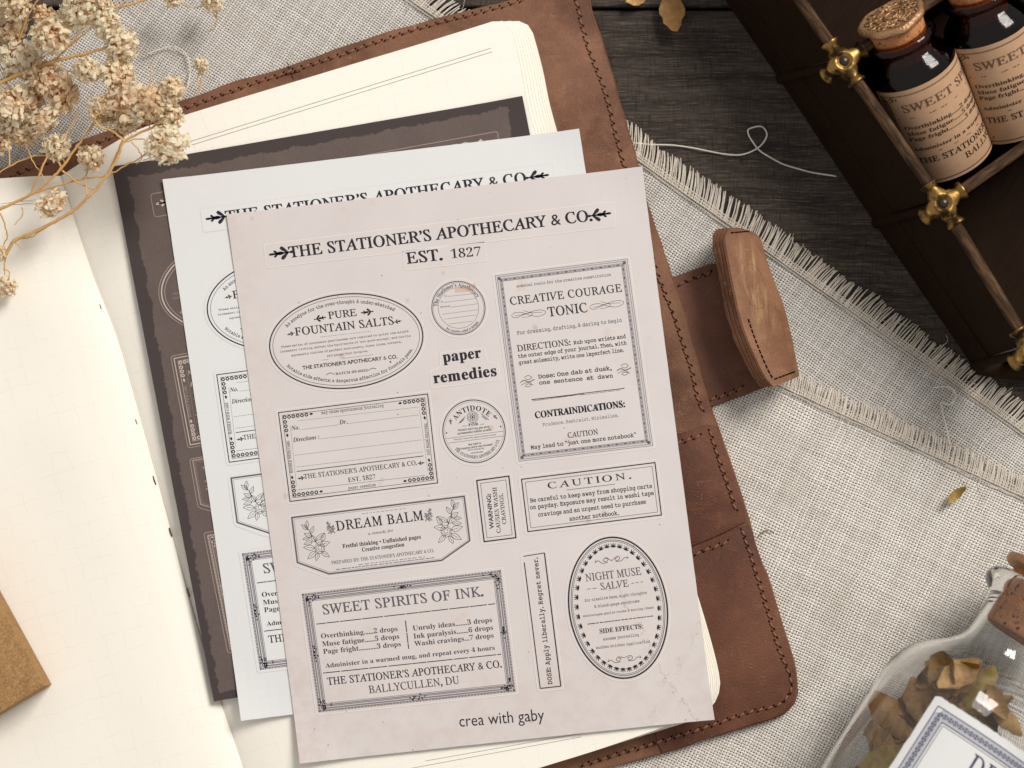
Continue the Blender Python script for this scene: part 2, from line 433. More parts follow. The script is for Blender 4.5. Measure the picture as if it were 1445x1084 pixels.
M_OLD, M_WHITE, M_DARK = mat_sheet_old(), mat_sheet_white(), mat_sheet_dark()
M_CUTLIT = flat('painted_cut_glint', (224, 216, 213), 0.8)  # light caught by the kiss-cut bevel, put in as a paler tone
M_CUTLITD = flat('painted_dark_cut_glint', (150, 134, 126), 0.8)
M_INK = mat_ink('black_ink', (40, 36, 44), 0.35); M_INKG = mat_ink('grey_ink', (92, 86, 92), 0.3); M_INKL = mat_ink('faint_ink', (128, 121, 125), 0.2)
M_INKW = mat_ink('pale_ink', (196, 180, 170), 0.0); M_INKWG = mat_ink('pale_brown_ink', (150, 134, 126), 0.0)
M_CORK, M_BRASS, M_BRONZE, M_KRAFT = mat_cork(), mat_brass(), mat_bronze(), mat_kraft()

# ------------------------------------------------------------------ lettering: glyph meshes of the built-in typeface
MB_U, MB_L, MB_D = 0x1D400, 0x1D41A, 0x1D7CE          # upright serif
MI_U, MI_L = 0x1D434, 0x1D44E                          # slanted serif
def enc(s, st):
    o = ''
    for ch in s:
        if st in ('sans',): o += ch; continue
        if st == 'slab':
            o += chr(0x1D670 + ord(ch) - 65) if 'A' <= ch <= 'Z' else chr(0x1D68A + ord(ch) - 97) if 'a' <= ch <= 'z' else chr(0x1D7F6 + ord(ch) - 48) if ch.isdigit() else ch
            continue
        if 'A' <= ch <= 'Z':
            o += chr((MI_U if st in ('rom', 'ital') else 0x1D468 if st == 'bi' else MB_U) + ord(ch) - 65)
        elif 'a' <= ch <= 'z':
            if st == 'ital': o += 'ℎ' if ch == 'h' else chr(MI_L + ord(ch) - 97)
            elif st == 'bi': o += chr(0x1D482 + ord(ch) - 97)
            else: o += chr(MB_L + ord(ch) - 97)
        elif ch.isdigit(): o += chr(MB_D + ord(ch) - 48)
        else: o += ch
    return o
_gc, _tc = {}, {}
def _raw(body, st, w):
    cu = bpy.data.curves.new('lettering', 'FONT'); cu.body = body; cu.size = 1.0; cu.resolution_u = 3; cu.fill_mode = 'FRONT'; cu.offset = w
    o = bpy.data.objects.new('lettering', cu); COL.objects.link(o)
    dg = bpy.context.evaluated_depsgraph_get(); dg.update()
    me = bpy.data.meshes.new_from_object(o.evaluated_get(dg))
    co = np.empty(len(me.vertices) * 3); me.vertices.foreach_get('co', co); co = co.reshape(-1, 3)[:, :2].copy()
    fs = [tuple(p.vertices) for p in me.polygons]
    bpy.data.objects.remove(o); bpy.data.curves.remove(cu); bpy.data.meshes.remove(me)
    return co, fs
def glyph(ch, st, w):
    k = (ch, st, w)
    if k not in _gc:
        e = enc(ch, st)
        if ch in '.,:;•': w = max(w, 0) + 0.02
        if ch == '&': w = -0.004
        co, fs = _raw(e, st, w); adv = _raw(e + '|', st, w)[0][:, 0].max() - _raw('|', st, w)[0][:, 0].max()
        if st == 'rom' and ch.isalpha() and len(co): co[:, 0] -= co[:, 1] * 0.285 - 0.085        # capitals stood upright
        if st == 'slab':
            if len(co): co[:, 0] += 0.035 - co[:, 0].min(); adv = co[:, 0].max() + 0.045
            else: adv = 0.30
        _gc[k] = (co, fs, adv)
    return _gc[k]
def glyphs(s, st, weight=None, spacing=1.0):
    key = (s, st, weight, spacing)
    if key in _tc: return _tc[key]
    w = weight if weight is not None else {'rom': 0.006, 'bold': 0.006, 'ital': 0.010, 'bi': 0.0, 'sans': 0.0, 'light': -0.012, 'slab': 0.010}[st]
    x = 0.0; C, F, n = [], [], 0
    for ch in s:
        co, fs, adv = glyph(ch, st, w)
        if len(co):
            C.append(co + np.array([x, 0.0])); F += [tuple(i + n for i in f) for f in fs]; n += len(co)
        x += adv * spacing
    C = np.concatenate(C); C[:, 0] -= C[:, 0].min()
    _tc[key] = (C, F, float(C[:, 0].max()))
    return _tc[key]

# sheet space: cm, origin at the upper left corner of the sheet, y down negative; fitted to the photo pixels of the top sheet
SW, SH = 14.7, 19.5
_A = np.array([[320, 303, 1], [906, 236, 1], [1007, 1015, 1], [424, 1077, 1]], float)
_Bm = np.array([[0, 0], [SW, 0], [SW, -SH], [0, -SH]], float)
_X = np.linalg.lstsq(_A, _Bm, rcond=None)[0]
def L(px, py):
    r = np.array([px, py, 1.0]) @ _X; return Vector((r[0], r[1]))
PX = SW / 588.0      # cm per photo pixel on the sheet

class Ink:
    """flat print collected in sheet space"""
    def __init__(s, z=0.0): s.m = {}; s.z = z; s.zo = 0.0; s.org = (0, 0); s.sc = 1.0
    def crop(s, x, y, sc): s.org = (x, y); s.sc = sc; return s
    def P(s, p): return L(s.org[0] + p[0] / s.sc, s.org[1] + p[1] / s.sc)
    def H(s, h): return h / s.sc * PX
    def _mb(s, tone): return s.m.setdefault(tone, MB())
    def tri(s, tone, pts, fs): s._mb(tone).add([(p[0], p[1], s.z + s.zo) for p in pts], fs)
    def text(s, st_, a, b, cap, style='bold', tone='ink', weight=None, spacing=1.0, heavy=0):
        """text fitted between the baseline points a and b, capital height cap (crop pixels)"""
        co, fs, w = glyphs(st_, style, weight, spacing); a, b = s.P(a), s.P(b)
        d = (b - a); e = d.normalized(); n = Vector((-e.y, e.x)); k = d.length / w; hh = s.H(cap) / 0.66
        for q in range(heavy + 1):
            o_ = 0.022 * (q - heavy / 2); s.zo = q * 0.0004; s.tri(tone, [a + e * ((c[0] + o_) * k) + n * (c[1] * hh) for c in co], fs)
        s.zo = 0.0
    def arc(s, st_, c, rx, ry, a0, a1, cap, style='bold', tone='ink', weight=None, spacing=1.0, flip=False):
        """text along an ellipse; angles in degrees, measured counter-clockwise from the sheet's right"""
        co, fs, w = glyphs(st_, style, weight, spacing); c = s.P(c); rx, ry = s.H(rx), s.H(ry); hh = s.H(cap) / 0.66
        # equal arc length table
        N = 200; an = [R(a0 + (a1 - a0) * i / N) for i in range(N + 1)]; pt = [Vector((rx * math.cos(t), ry * math.sin(t))) for t in an]
        ln = [0.0]
        for i in range(N): ln.append(ln[-1] + (pt[i + 1] - pt[i]).length)
        out = []
        for q in co:
            t = q[0] / w * ln[-1]; i = min(N - 1, int(np.searchsorted(ln, t) - 1) if t > 0 else 0); i = max(0, i)
            f = (t - ln[i]) / max(1e-9, ln[i + 1] - ln[i]); p = pt[i].lerp(pt[i + 1], f); e = (pt[min(i + 1, N)] - pt[i]).normalized(); n = Vector((-e.y, e.x))
            out.append(c + p + n * (q[1] * hh))
        s.tri(tone, out, fs)
    def line(s, a, b, w=1.0, tone='ink', dash=None, rough=0.0):
        a, b = s.P(a), s.P(b); s.lline(a, b, s.H(w), tone, dash, rough)
    def lline(s, a, b, w, tone='ink', dash=None, rough=0.0):
        d = b - a; Ln = d.length
        if Ln < 1e-6: return
        e = d / Ln; n = Vector((-e.y, e.x)) * w / 2; t = 0.0
        segs = [(0, Ln)]
        if dash:
            segs = []
            while t < Ln:
                l = dash[0] * (random.uniform(0.6, 1.4) if rough else 1); segs.append((t, min(Ln, t + l))); t += l + dash[1] * (random.uniform(0.5, 1.5) if rough else 1)
        for u, v in segs:
            p, q = a + e * u, a + e * v; s.tri(tone, [p - n, q - n, q + n, p + n], [(0, 1, 2, 3)])
    def poly(s, pts, w, tone='ink', closed=True, localp=False):
        P = [p if localp else s.P(p) for p in pts]; n = len(P); w = s.H(w) / 2; A, B = [], []
        for i in range(n):
            p0 = P[i - 1] if (closed or i) else P[i]; p1 = P[(i + 1) % n] if (closed or i < n - 1) else P[i]
            a = (P[i] - p0); b = (p1 - P[i])
            a = a.normalized() if a.length > 1e-8 else b.normalized(); b = b.normalized() if b.length > 1e-8 else a
            t = (a + b); t = t.normalized() if t.length > 1e-6 else a
            k = w / max(0.35, t.dot(a)); nn = Vector((-t.y, t.x)) * k
            A.append(P[i] + nn); B.append(P[i] - nn)
        m = n if closed else n - 1
        s.tri(tone, A + B, [(i, (i + 1) % n, n + (i + 1) % n, n + i) for i in range(m)])
    def disc(s, c, r, tone='ink', n=10, localp=False, ry=None):
        c = c if localp else s.P(c); r = r if localp else s.H(r); ry = ry or r
        s.tri(tone, [c + Vector((math.cos(2 * math.pi * i / n) * r, math.sin(2 * math.pi * i / n) * ry)) for i in range(n)], [tuple(range(n))])
    def ell(s, c, rx, ry, w, tone='ink', n=72):
        c = s.P(c); rx, ry = s.H(rx), s.H(ry)
        s.poly([c + Vector((math.cos(2 * math.pi * i / n) * rx, math.sin(2 * math.pi * i / n) * ry)) for i in range(n)], w, tone, True, True)
    def curve(s, pts, w, tone='ink', closed=False, k=6):
        P = [s.P(p) for p in pts]; P = [Vector((p.x, p.y)) for p in catmull([(p.x, p.y, 0) for p in P], k, closed)]
        s.poly(P, w, tone, closed, True)
    def leaf(s, c, ang, ln, wd, tone='ink', outline=0.0):
        """a leaf that starts at the local point c"""
        e = Vector((math.cos(ang), math.sin(ang))); n = Vector((-e.y, e.x)); T = (0, .25, .5, .75, 1); Wd = (0, .85, 1, .6, 0)
        up = [c + e * (ln * t) + n * (wd / 2 * w_) for t, w_ in zip(T, Wd)]; dn = [c + e * (ln * t) - n * (wd / 2 * w_) for t, w_ in zip(T, Wd)][1:-1][::-1]
        if outline:
            sc0 = s.sc; s.sc = 1.0; s.poly(up + dn, outline, tone, True, True); s.poly([c, c + e * ln * 0.7], outline * 0.8, tone, False, True); s.sc = sc0
        else: s.tri(tone, up + dn, [tuple(range(len(up + dn)))])

def inset4(q, d):
    """inset a quad given in crop pixels"""
    c = [sum(p[i] for p in q) / 4 for i in (0, 1)]; out = []
    for i in range(4):
        p = Vector(q[i]); a = (Vector(q[(i + 1) % 4]) - p).normalized(); b = (Vector(q[i - 1]) - p).normalized(); out.append(tuple(p + (a + b) * d))
    return out
def round_poly(P, r_=0.10):
    if len(P) > 20: return P
    out = []
    for i in range(len(P)):
        p = P[i]; a = (P[i - 1] - p); b = (P[(i + 1) % len(P)] - p); ra = min(r_, a.length * .45, b.length * .45); u, v = p + a.normalized() * ra, p + b.normalized() * ra
        for k in range(5): t = k / 4; out.append(u * (1 - t) ** 2 + p * (2 * t * (1 - t)) + v * t * t)
    return out
def sprig(I, a, b, sc, tone='ink'):
    """small leafed arrow: from point a to point b (crop pixels)"""
    A, B = I.P(a), I.P(b); d = B - A; ln = d.length; e = d.normalized(); ang = math.atan2(e.y, e.x)
    f = -e; fa = math.atan2(f.y, f.x)                      # leaves grow from the text end b towards the tip a
    I.lline(B, A - f * ln * .1, ln * 0.07, tone); I.disc(B, ln * 0.065, tone, 8, True)
    def club(p, an, l, w):
        d_ = Vector((math.cos(an), math.sin(an))); n_ = Vector((-d_.y, d_.x)); q = p + d_ * l
        I.tri(tone, [p - n_ * w * .2, q - d_ * l * .3 - n_ * w * .5, q - n_ * w * .35, q + n_ * w * .35, q - d_ * l * .3 + n_ * w * .5, p + n_ * w * .2], [(0, 1, 2, 3, 4, 5)])
    for t, l, w, an in ((0.16, .42, .17, .72), (0.60, .24, .11, .62)):
        for sg in (-1, 1): club(B + f * ln * t, fa + sg * an, ln * l, ln * w)
    I.leaf(B + f * ln * .3, fa, ln * .50, ln * .17, tone); club(B + f * ln * .68, fa, ln * .34, ln * .11)
def floral(I, c, k, mirror=1, tone='ink'):
    """line drawn leaves and a rose, centred at crop point c, k crop pixels high"""
    C = I.P(c); h = I.H(k); rnd = random.Random(5); lw = 0.55
    def q(x, y): return C + Vector((x * mirror * h, y * h))
    for (x, y, a, l, w) in ((-.02, -.02, 115, .22, .10), (-.10, .12, 150, .2, .10), (-.12, .2, 60, .2, .09), (-.17, .3, 135, .2, .09), (-.2, .33, 80, .2, .09), (-.02, .02, 35, .28, .1), (.06, -.1, 10, .26, .13),
                            (-.06, -.16, 170, .28, .13), (-.04, -.24, 215, .28, .12), (0, -.28, 250, .2, .1), (.12, -.02, 60, .22, .1), (-.1, 0, 190, .22, .1), (.08, -.26, 320, .24, .11), (-.15, .1, 185, .18, .08)):
        ang = R(a) if mirror > 0 else math.pi - R(a); I.leaf(q(x, y), ang, l * h, w * h, tone, lw)
    for rr, al in ((.05, .9), (.085, 1.1), (.13, .9)):
        for t in range(5):
            t0 = t * 1.257 + rr * 20; pts = [q(.06 + rr * al * math.cos(t0 + u * .22), -.17 + rr * math.sin(t0 + u * .22) * 1.05) for u in range(6)]
            s0 = I.sc; I.sc = 1.0; I.poly(pts, lw, tone, False, True); I.sc = s0
    s0 = I.sc; I.sc = 1.0; I.poly([q(-.2, .42), q(-.12, .2), q(-.02, 0), q(.04, -.12)], lw, tone, False, True); I.sc = s0
def swirl(I, a, b, amp, tone='grey', w=1.0, both=True):
    """calligraphic scroll between crop points a and b"""
    A, B = Vector(a), Vector(b); d = B - A; ln = d.length; e = d / ln; n = Vector((e.y, -e.x))
    for K in (((0, .15), (.03, -.35), (.14, -.5), (.28, -.2), (.45, .15), (.66, .55), (.88, .6), (1, .2), (.95, -.3), (.78, -.6), (.58, -.35), (.42, .1), (.26, .5), (.08, .45), (.03, .2)),
              ((.10, -.1), (.3, .0), (.5, .25), (.72, .2), (.9, .1)), ((.30, -.55), (.5, -.5), (.62, -.1), (.5, .4), (.35, .8))):
        I.curve([tuple(A + e * (ln * x) + n * (amp * 1.1 * y)) for x, y in K], w * (1 if len(K) > 8 else .8), tone, k=5)
def build_print():
    """every sticker of the sheet: (name label, outline in sheet space, Ink)"""
    St = []
    def rq(q, d=0.0): return [L(*p) for p in q]
    def cq(I, q): return [I.P(p) for p in q]
    def ellp(I, c, rx, ry, n=64):
        c = I.P(c); return [c + Vector((math.cos(2 * math.pi * i / n) * I.H(rx), math.sin(2 * math.pi * i / n) * I.H(ry))) for i in range(n)]
    # heading
    I = Ink().crop(0, 0, 1)
    I.text('THE STATIONER’S APOTHECARY & CO.', (409, 364.5), (836, 313.5), 15, 'rom', weight=0.012, heavy=1)
    sprig(I, (381, 360), (412, 356), 1); sprig(I, (861, 303), (831, 307), 1)
    St.append(('heading sticker with the shop name between two leafed arrows', cq(I, [(373, 345), (867, 286), (869, 322), (377, 379)]), I))
    I = Ink().crop(0, 0, 1)
    I.text('EST.', (574.5, 374), (625, 368.5), 15, 'rom', weight=0.012, heavy=1); I.text('1827', (637, 366.5), (679, 363), 12.5, 'light', weight=-.008)
    St.append(('small sticker reading EST. 1827', cq(I, [(568, 355), (684, 343), (688, 370), (572, 383)]), I))
    # fountain salts oval
    I = Ink().crop(370, 400, 4.014); c = (478, 337)
    I.ell(c, 434, 268, 7); I.ell(c, 416, 251, 2.2)
    I.arc('An anodyne for the over-thought & under-sketched', c, 378, 214, 148, 40, 20, 'slab')
    I.arc('Notable side effects: a dangerous affection for fountain pens.', c, 397, 232, 207, 337, 19, 'slab')
    I.text('PURE', (378, 210), (538, 192), 38, 'rom', weight=.012); I.text('FOUNTAIN SALTS', (190, 305), (748, 241), 42, 'rom', weight=.012)
    for a, b in (((300, 212), (362, 200)), ((628, 168), (562, 176))): sprig(I, b, a, 1)
    sprig(I, (145, 300), (184, 290), 1); sprig(I, (790, 222), (750, 230), 1)
    I.line((330, 314), (620, 281), 2, 'grey', (0.05, 0.03), 1)
    for t, a, b in (('These salts, of uncommon gentleness, are reputed to quiet the mind’s', (110, 375), (830, 287)), ('incessant ticking, soften the hard knots of ‘not good enough’, and invite', (105, 402), (842, 313)),
                    ('agreeable visions of perfect stationery, clean lines, corners,', (168, 424), (790, 347)), ('and pages that forgive.', (370, 427), (600, 399))): I.text(t, a, b, 12, 'slab', 'grey')
    I.line((340, 446), (378, 441), 2, 'faint'); I.line((460, 437), (630, 415), 2, 'faint')
    I.text('THE STATIONER’S APOTHECARY & CO.', (232, 500), (768, 436), 20, 'sans', weight=.02)
    I.text('BATCH 09-0023', (418, 531), (600, 511), 13, 'bold', 'grey'); I.curve([(365, 530), (388, 519), (412, 527)], 3); I.curve([(602, 506), (625, 493), (648, 497)], 3); I.disc((728, 457), 5)
    St.append(('oval sticker titled PURE FOUNTAIN SALTS', ellp(I, c, 450, 284), I))
    # small round label
    I = Ink().crop(370, 400, 4.014); c = (1112, 150)
    I.ell(c, 150, 152, 5, 'grey'); I.ell(c, 143, 145, 1.5, 'grey'); I.ell(c, 114, 116, 1.8, 'grey')
    I.arc('The Stationer’s Apothecary', c, 119, 121, 170, 22, 21, 'bold', 'grey'); I.arc('for creative relief & delight', c, 138, 140, 232, 318, 13, 'bold', 'grey')
    for i, (a, b) in enumerate((((1052, 84), (1196, 68)), ((1030, 118), (1210, 96)), ((1068, 146), (1222, 126)), ((1022, 186), (1222, 160)), ((1030, 214), (1214, 190)), ((1058, 242), (1190, 226)))): I.line(a, b, 2, 'faint')
    I.text('No.', (1032, 86), (1050, 84), 9, 'ital', 'grey'); I.text('Dr.', (1012, 119), (1028, 117), 9, 'ital', 'grey'); I.text('Directions:', (1008, 149), (1066, 142), 9, 'ital', 'grey')
    I.tri('stain', [I.P(p) for p in ((1090, 36), (1172, 26), (1205, 8), (1213, 24), (1196, 52), (1150, 60), (1092, 62))], [(0, 1, 2, 3, 4, 5, 6)])
    St.append(('small round blank form sticker', ellp(I, c, 166, 168), I))
    # paper remedies
    I = Ink().crop(370, 400, 4.014)
    I.text('paper', (1028, 459), (1243, 433), 58, 'bold', weight=.008, spacing=1.06, heavy=1); I.text('remedies', (975, 580), (1330, 537), 60, 'bold', weight=.008, spacing=1.06, heavy=1)
    St.append(('words sticker reading paper remedies', cq(I, [(1010, 405), (1262, 375), (1278, 455), (1340, 468), (1348, 560), (960, 608), (950, 508), (1010, 490)]), I))
    # blank directions label
    I = Ink().crop(370, 550, 4.014); q = [(95, 143), (938, 38), (995, 543), (160, 648)]
    I.poly(q, 5); I.poly(inset4(q, 19), 2.4)
    def bead(p, e, n_):
        for i in range(n_):
            x, y = p[0] + e[0] * i, p[1] + e[1] * i; I.ell((x, y), 8, 8, 5.5, 'ink', 8)
        sx, sy = p[0] + e[0] * (n_ - .3), p[1] + e[1] * (n_ - .3); I.leaf(I.P((sx, sy)), math.atan2(-e[1], e[0]), I.H(22), I.H(13))
    bead((130, 170), (24.5, -3), 6); bead((133, 196), (3.4, 24.5), 3); bead((908, 74), (-24.5, 3), 5); bead((911, 99), (3, 24), 3)
    bead((186, 611), (24.5, -3), 6); bead((183, 587), (-3, -24), 3); bead((960, 513), (-24.5, 3), 6); bead((957, 489), (-3, -24), 3)
    I.line((205, 208 - 18), (892, 112), 1.5, 'faint'); I.line((162, 215), (196, 560), 1.5, 'faint'); I.line((200, 565 + 18), (925, 500), 1.8, 'grey'); I.line((893, 130), (940, 480), 1.5, 'faint')
    I.text('may cause spontaneous journaling', (338, 153), (690, 111), 19, 'slab', 'grey')
    I.text('No.', (168, 244), (215, 238), 24, 'bi'); I.line((228, 239), (435, 213), 3, 'grey', (.03, .03)); I.text('Dr.', (440, 211), (485, 205), 24, 'bi'); I.line((487, 206), (890, 157), 3, 'grey', (.03, .03))
    I.text('Directions :', (178, 311), (326, 292), 24, 'bi')
    for a, b in (((332, 293), (893, 226)), ((190, 386), (905, 299)), ((197, 453), (912, 367))): I.line(a, b, 3, 'grey', (.03, .03))
    I.line((198, 478), (915, 390), 4); I.text('THE STATIONER’S APOTHECARY & CO.', (240, 520), (880, 441), 25, 'rom', weight=.008)
    sprig(I, (204, 519), (242, 513), 1); sprig(I, (920, 428), (884, 433), 1)
    I.text('EST. 1827', (490, 539), (645, 520), 25, 'bold', weight=-.008); I.text('paper remedies', (490, 580), (645, 560), 17, 'slab', 'grey')
    I.text('HANDLE WITH CARE', (176, 486), (156, 303), 15, 'bold', 'grey'); I.text('TREATED WITH JOY', (919, 205), (937, 388), 14, 'bold', 'grey')
    St.append(('rectangular sticker form with dotted lines for No., Dr. and Directions', cq(I, inset4(q, -16)), I))
    # antidote
    c = (1201, 251); I = Ink().crop(370, 550, 4.014)
    I.ell(c, 176, 178, 5); I.ell(c, 166, 168, 1.2, 'grey')
    I.arc('ANTIDOTE', c, 116, 118, 142, 38, 28, 'bold', weight=.0, spacing=1.1); I.arc('THE STATIONER’S APOTHECARY & CO.', c, 152, 154, 215, 335, 17, 'bold', 'grey')
    cc = (1193, 170); I.ell(cc, 31, 31, 3, 'grey', 24); I.ell(cc, 23, 23, 2, 'grey', 20); I.ell(cc, 12, 12, 4, 'grey', 14); I.disc(cc, 6)
    for k in range(8): a = k * math.pi / 4; I.line((cc[0] + 13 * math.cos(a), cc[1] + 13 * math.sin(a)), (cc[0] + 24 * math.cos(a), cc[1] + 24 * math.sin(a)), 3, 'grey')
    for sg, (a, b) in ((1, ((1115, 205), (1150, 168))), (1, ((1122, 203), (1146, 180))), (1, ((1240, 150), (1285, 186))), (1, ((1246, 165), (1272, 186)))): I.line(a, b, 4, 'grey')
    sprig(I, (1070, 212), (1066, 180), 1, 'grey'); sprig(I, (1333, 182), (1310, 158), 1, 'grey')
    I.text('FOR', (1170, 222), (1226, 215), 14, 'bold', weight=.01, spacing=1.1); I.line((1135, 222), (1160, 219), 2); I.line((1236, 212), (1260, 209), 2)
    I.text('Chronic waiting, pen envy', (1110, 250), (1288, 229), 12, 'slab', 'ink', heavy=1); I.text('unreasonable wishful growth', (1108, 269), (1298, 246), 12, 'slab', 'ink', heavy=1)
    I.line((1045, 292), (1366, 250), 2, 'grey'); I.line((1055, 318), (1370, 277), 2, 'grey'); I.text('Drop three times with regard to dreams, at hand', (1088, 302), (1325, 273), 8, 'bold', 'faint'); I.disc((1045, 260), 5, 'grey'); I.disc((1352, 224), 5, 'grey')
    I.text('May lead to', (1170, 331), (1242, 321), 11, 'slab', heavy=1); I.text('“blogging one’s own dreams”', (1110, 356), (1308, 329), 11, 'slab', heavy=1); I.text('with alarming', (1165, 362), (1258, 350), 10, 'slab', 'grey'); I.text('enthusiasm', (1184, 379), (1252, 370), 10, 'slab', 'grey')
    St.append(('round sticker titled ANTIDOTE', ellp(I, c, 192, 194), I))
    # dream balm
    I = Ink().crop(400, 690, 4.25); q = [(52, 188), (1085, 60), (1118, 325), (950, 443), (275, 525), (85, 457)]
    I.poly(q, 9, 'grey'); I.poly([(65, 198), (1076, 73), (1107, 321), (946, 434), (278, 514), (95, 449)], 2, 'faint')
    I.text('DREAM BALM', (320, 267), (843, 201), 54, 'rom', weight=.012, spacing=1.08)
    I.line((470, 166), (735, 133), 2.5, 'grey', (.09, .05), 1); I.text('a remedy for', (510, 292), (662, 271), 15, 'ital', 'grey')
    I.text('Fretful thinking • Unfinished pages', (357, 371), (826, 313), 23, 'bold'); I.text('Creative congestion', (473, 392), (727, 359), 23, 'bold')
    I.text('PREPARED BY: THE STATIONER’S APOTHECARY & CO.', (290, 468), (905, 393), 18, 'rom', 'grey', weight=.012)
    I.line((315, 499), (905, 427), 4, 'grey', (.14, .03), 1); I.line((450, 470), (850, 421), 3, 'grey', (.12, .05), 1)
    floral(I, (200, 330), 245, 1); floral(I, (985, 222), 262, -1); floral(I, (287, 250), 80, 1, 'faint'); floral(I, (868, 174), 80, -1, 'faint')
    cx, cy = 590, 285
    St.append(('six sided sticker titled DREAM BALM with drawn roses', cq(I, [(cx + (x - cx) * 1.035, cy + (y - cy) * 1.10) for x, y in q]), I))
    # warning
    I = Ink().crop(600, 520, 4.014); q = [(293, 650), (475, 625), (515, 972), (335, 995)]
    I.poly(q, 7); I.poly(inset4(q, 19), 2.2)
    I.text('WARNING:', (391, 922), (371, 724), 23, 'sans', weight=.02); I.text('CAUSES WASHI', (429, 945), (404, 687), 21, 'rom', weight=.012); I.text('CRAVINGS.', (461, 895), (441, 722), 21, 'rom', weight=.012)
    St.append(('narrow upright sticker reading WARNING: CAUSES WASHI CRAVINGS', cq(I, inset4(q, -16)), I))
    # caution
    I = Ink().crop(600, 520, 4.014); q = [(547, 643), (1303, 548), (1340, 843), (583, 938)]
    I.poly(q, 6); I.poly(inset4(q, 19), 2.2)
    I.text('CAUTION.', (697, 697), (1170, 638), 34, 'rom', weight=.006, spacing=1.22); I.line((803, 703), (1077, 670), 2.5)
    for t, a, b in (('Be careful to keep away from shopping carts', (597, 774), (1287, 690)), ('on payday. Exposure may result in washi tape', (597, 813), (1298, 730)), ('cravings and an urgent need to purchase', (643, 854), (1253, 779)), ('another notebook.', (820, 877), (1098, 843))):
        I.text(t, a, b, 25, 'slab', heavy=1)
    St.append(('wide sticker titled CAUTION about shopping carts', cq(I, inset4(q, -16)), I))
    # tonic
    I = Ink().crop(600, 280, 4.014); o = 240 * 4.014; q = [(397, 448), (1143, 355), (1290, 452 + o), (533, 541 + o)]
    I.poly(q, 2.5, 'grey'); I.poly(inset4(q, 10), 7, 'band'); I.poly(inset4(q, 29), 14, 'band'); I.poly(inset4(q, 20), 1.6, 'faint'); I.poly(inset4(q, 37), 2.4, 'faint')
    qi = inset4(q, 20)
    for i in range(4):
        a, b = Vector(qi[i]), Vector(qi[(i + 1) % 4]); n_ = int((b - a).length / 24); nn = Vector((-(b - a).normalized().y, (b - a).normalized().x)) * 8
        for k in range(n_):
            p = a.lerp(b, (k + .5) / n_) + nn; u = (b - a).normalized()
            if k % 2: I.line(tuple(p - u * 9), tuple(p + u * 9), 4.5, 'grey'); I.line(tuple(p + nn * .5 - u * 4), tuple(p + nn * .5 + u * 4), 4, 'grey')
            else: I.line(tuple(p - nn * .6), tuple(p + nn * .6), 3.5, 'grey')
        I.disc(tuple(Vector(q[i]).lerp(Vector(inset4(q, 36)[i]), .55)), 9, 'grey')
    I.text('somnial tonic for the creative constitution', (518, 516), (1052, 451), 17, 'slab', 'grey')
    I.text('CREATIVE COURAGE', (483, 616), (1115, 541), 42, 'rom', weight=.012, spacing=1.05); I.text('TONIC', (697, 683), (922, 656), 50, 'rom', weight=.012)
    swirl(I, (490, 676), (682, 660), 26, 'grey', 2.6); swirl(I, (932, 630), (1124, 606), 26, 'grey', 2.6)
    I.text('For dreaming, drafting, & daring to begin', (522, 786), (1115, 713), 22, 'slab', 'grey')
    I.text('DIRECTIONS:', (523, 881), (825, 845), 33, 'rom', weight=.012); I.text('Rub upon wrists and', (842, 842), (1137, 806), 23, 'slab', heavy=1)
    I.text('the outer edge of your journal. Then, with', (528, 919), (1142, 843), 23, 'slab', heavy=1); I.text('great solemnity, write one imperfect line.', (532, 956), (1125, 884), 23, 'slab', heavy=1)
    I.text('Dose: One dab at dusk,', (643, 1036), (1057, 987), 25, 'slab', heavy=1); I.text('one  sentence  at  dawn', (648, 1070), (1065, 1030), 24, 'slab', heavy=1)
    for cxy in ((580, 1052), (1127, 986)):
        x, y = cxy
        I.curve([(x - 40, y + 6), (x - 20, y - 6), (x + 8, y + 2), (x + 40, y - 12)], 4); I.curve([(x - 36, y + 22), (x - 10, y + 8), (x + 22, y + 10), (x + 10, y + 30), (x - 12, y + 26), (x + 4, y + 14), (x + 34, y + 20)], 3, 'grey')
        I.curve([(x - 20, y - 22), (x + 4, y - 34), (x + 24, y - 22), (x + 4, y - 10), (x - 14, y - 16)], 3, 'grey')
    I.crop(600, 520, 4.014)
    I.line((603, 192), (860, 162), 5, 'ink'); I.line((610, 199), (900, 160), 3, 'grey', (.2, .02), 1); I.line((860, 160), (1130, 128), 4, 'ink'); I.line((880, 166), (1110, 137), 2.5, 'grey', (.2, .02), 1)
    I.text('CONTRAINDICATIONS:', (625, 299), (1132, 235), 37, 'bold', weight=.0); I.text('CONTRAINDICATIONS:', (628, 297), (1135, 232), 35, 'rom', 'ink', weight=.003)
    I.text('Prudence. Restraint. Minimalism.', (667, 343), (1097, 289), 20, 'slab', 'faint')
    I.text('CAUTION', (810, 409), (981, 388), 28, 'rom', weight=.012); I.text('May lead to “just one more notebook”', (600, 474), (1197, 402), 24, 'slab', heavy=1)
    St.append(('tall sticker titled CREATIVE COURAGE TONIC', cq(I.crop(600, 280, 4.014), inset4(q, -14)), I))
    # sweet spirits
    I = Ink().crop(410, 800, 4.379); sweet(I); q = [(70, 183), (1300, 33), (1390, 775), (172, 908)]
    St.append(('large sticker titled SWEET SPIRITS OF INK', cq(I, inset4(q, -16)), I))
    # dose
    I = Ink().crop(660, 740, 3.6125); q = [(285, 175), (392, 157), (475, 828), (370, 840)]
    I.line(q[0], q[1], 4); I.line(q[1], q[2], 6); I.line(q[2], q[3], 5); I.line(q[3], (289, 205), 5)
    I.text('DOSE: Apply liberally. Regret never.', (432, 818), (357, 180), 25, 'slab', spacing=1.03, heavy=1)
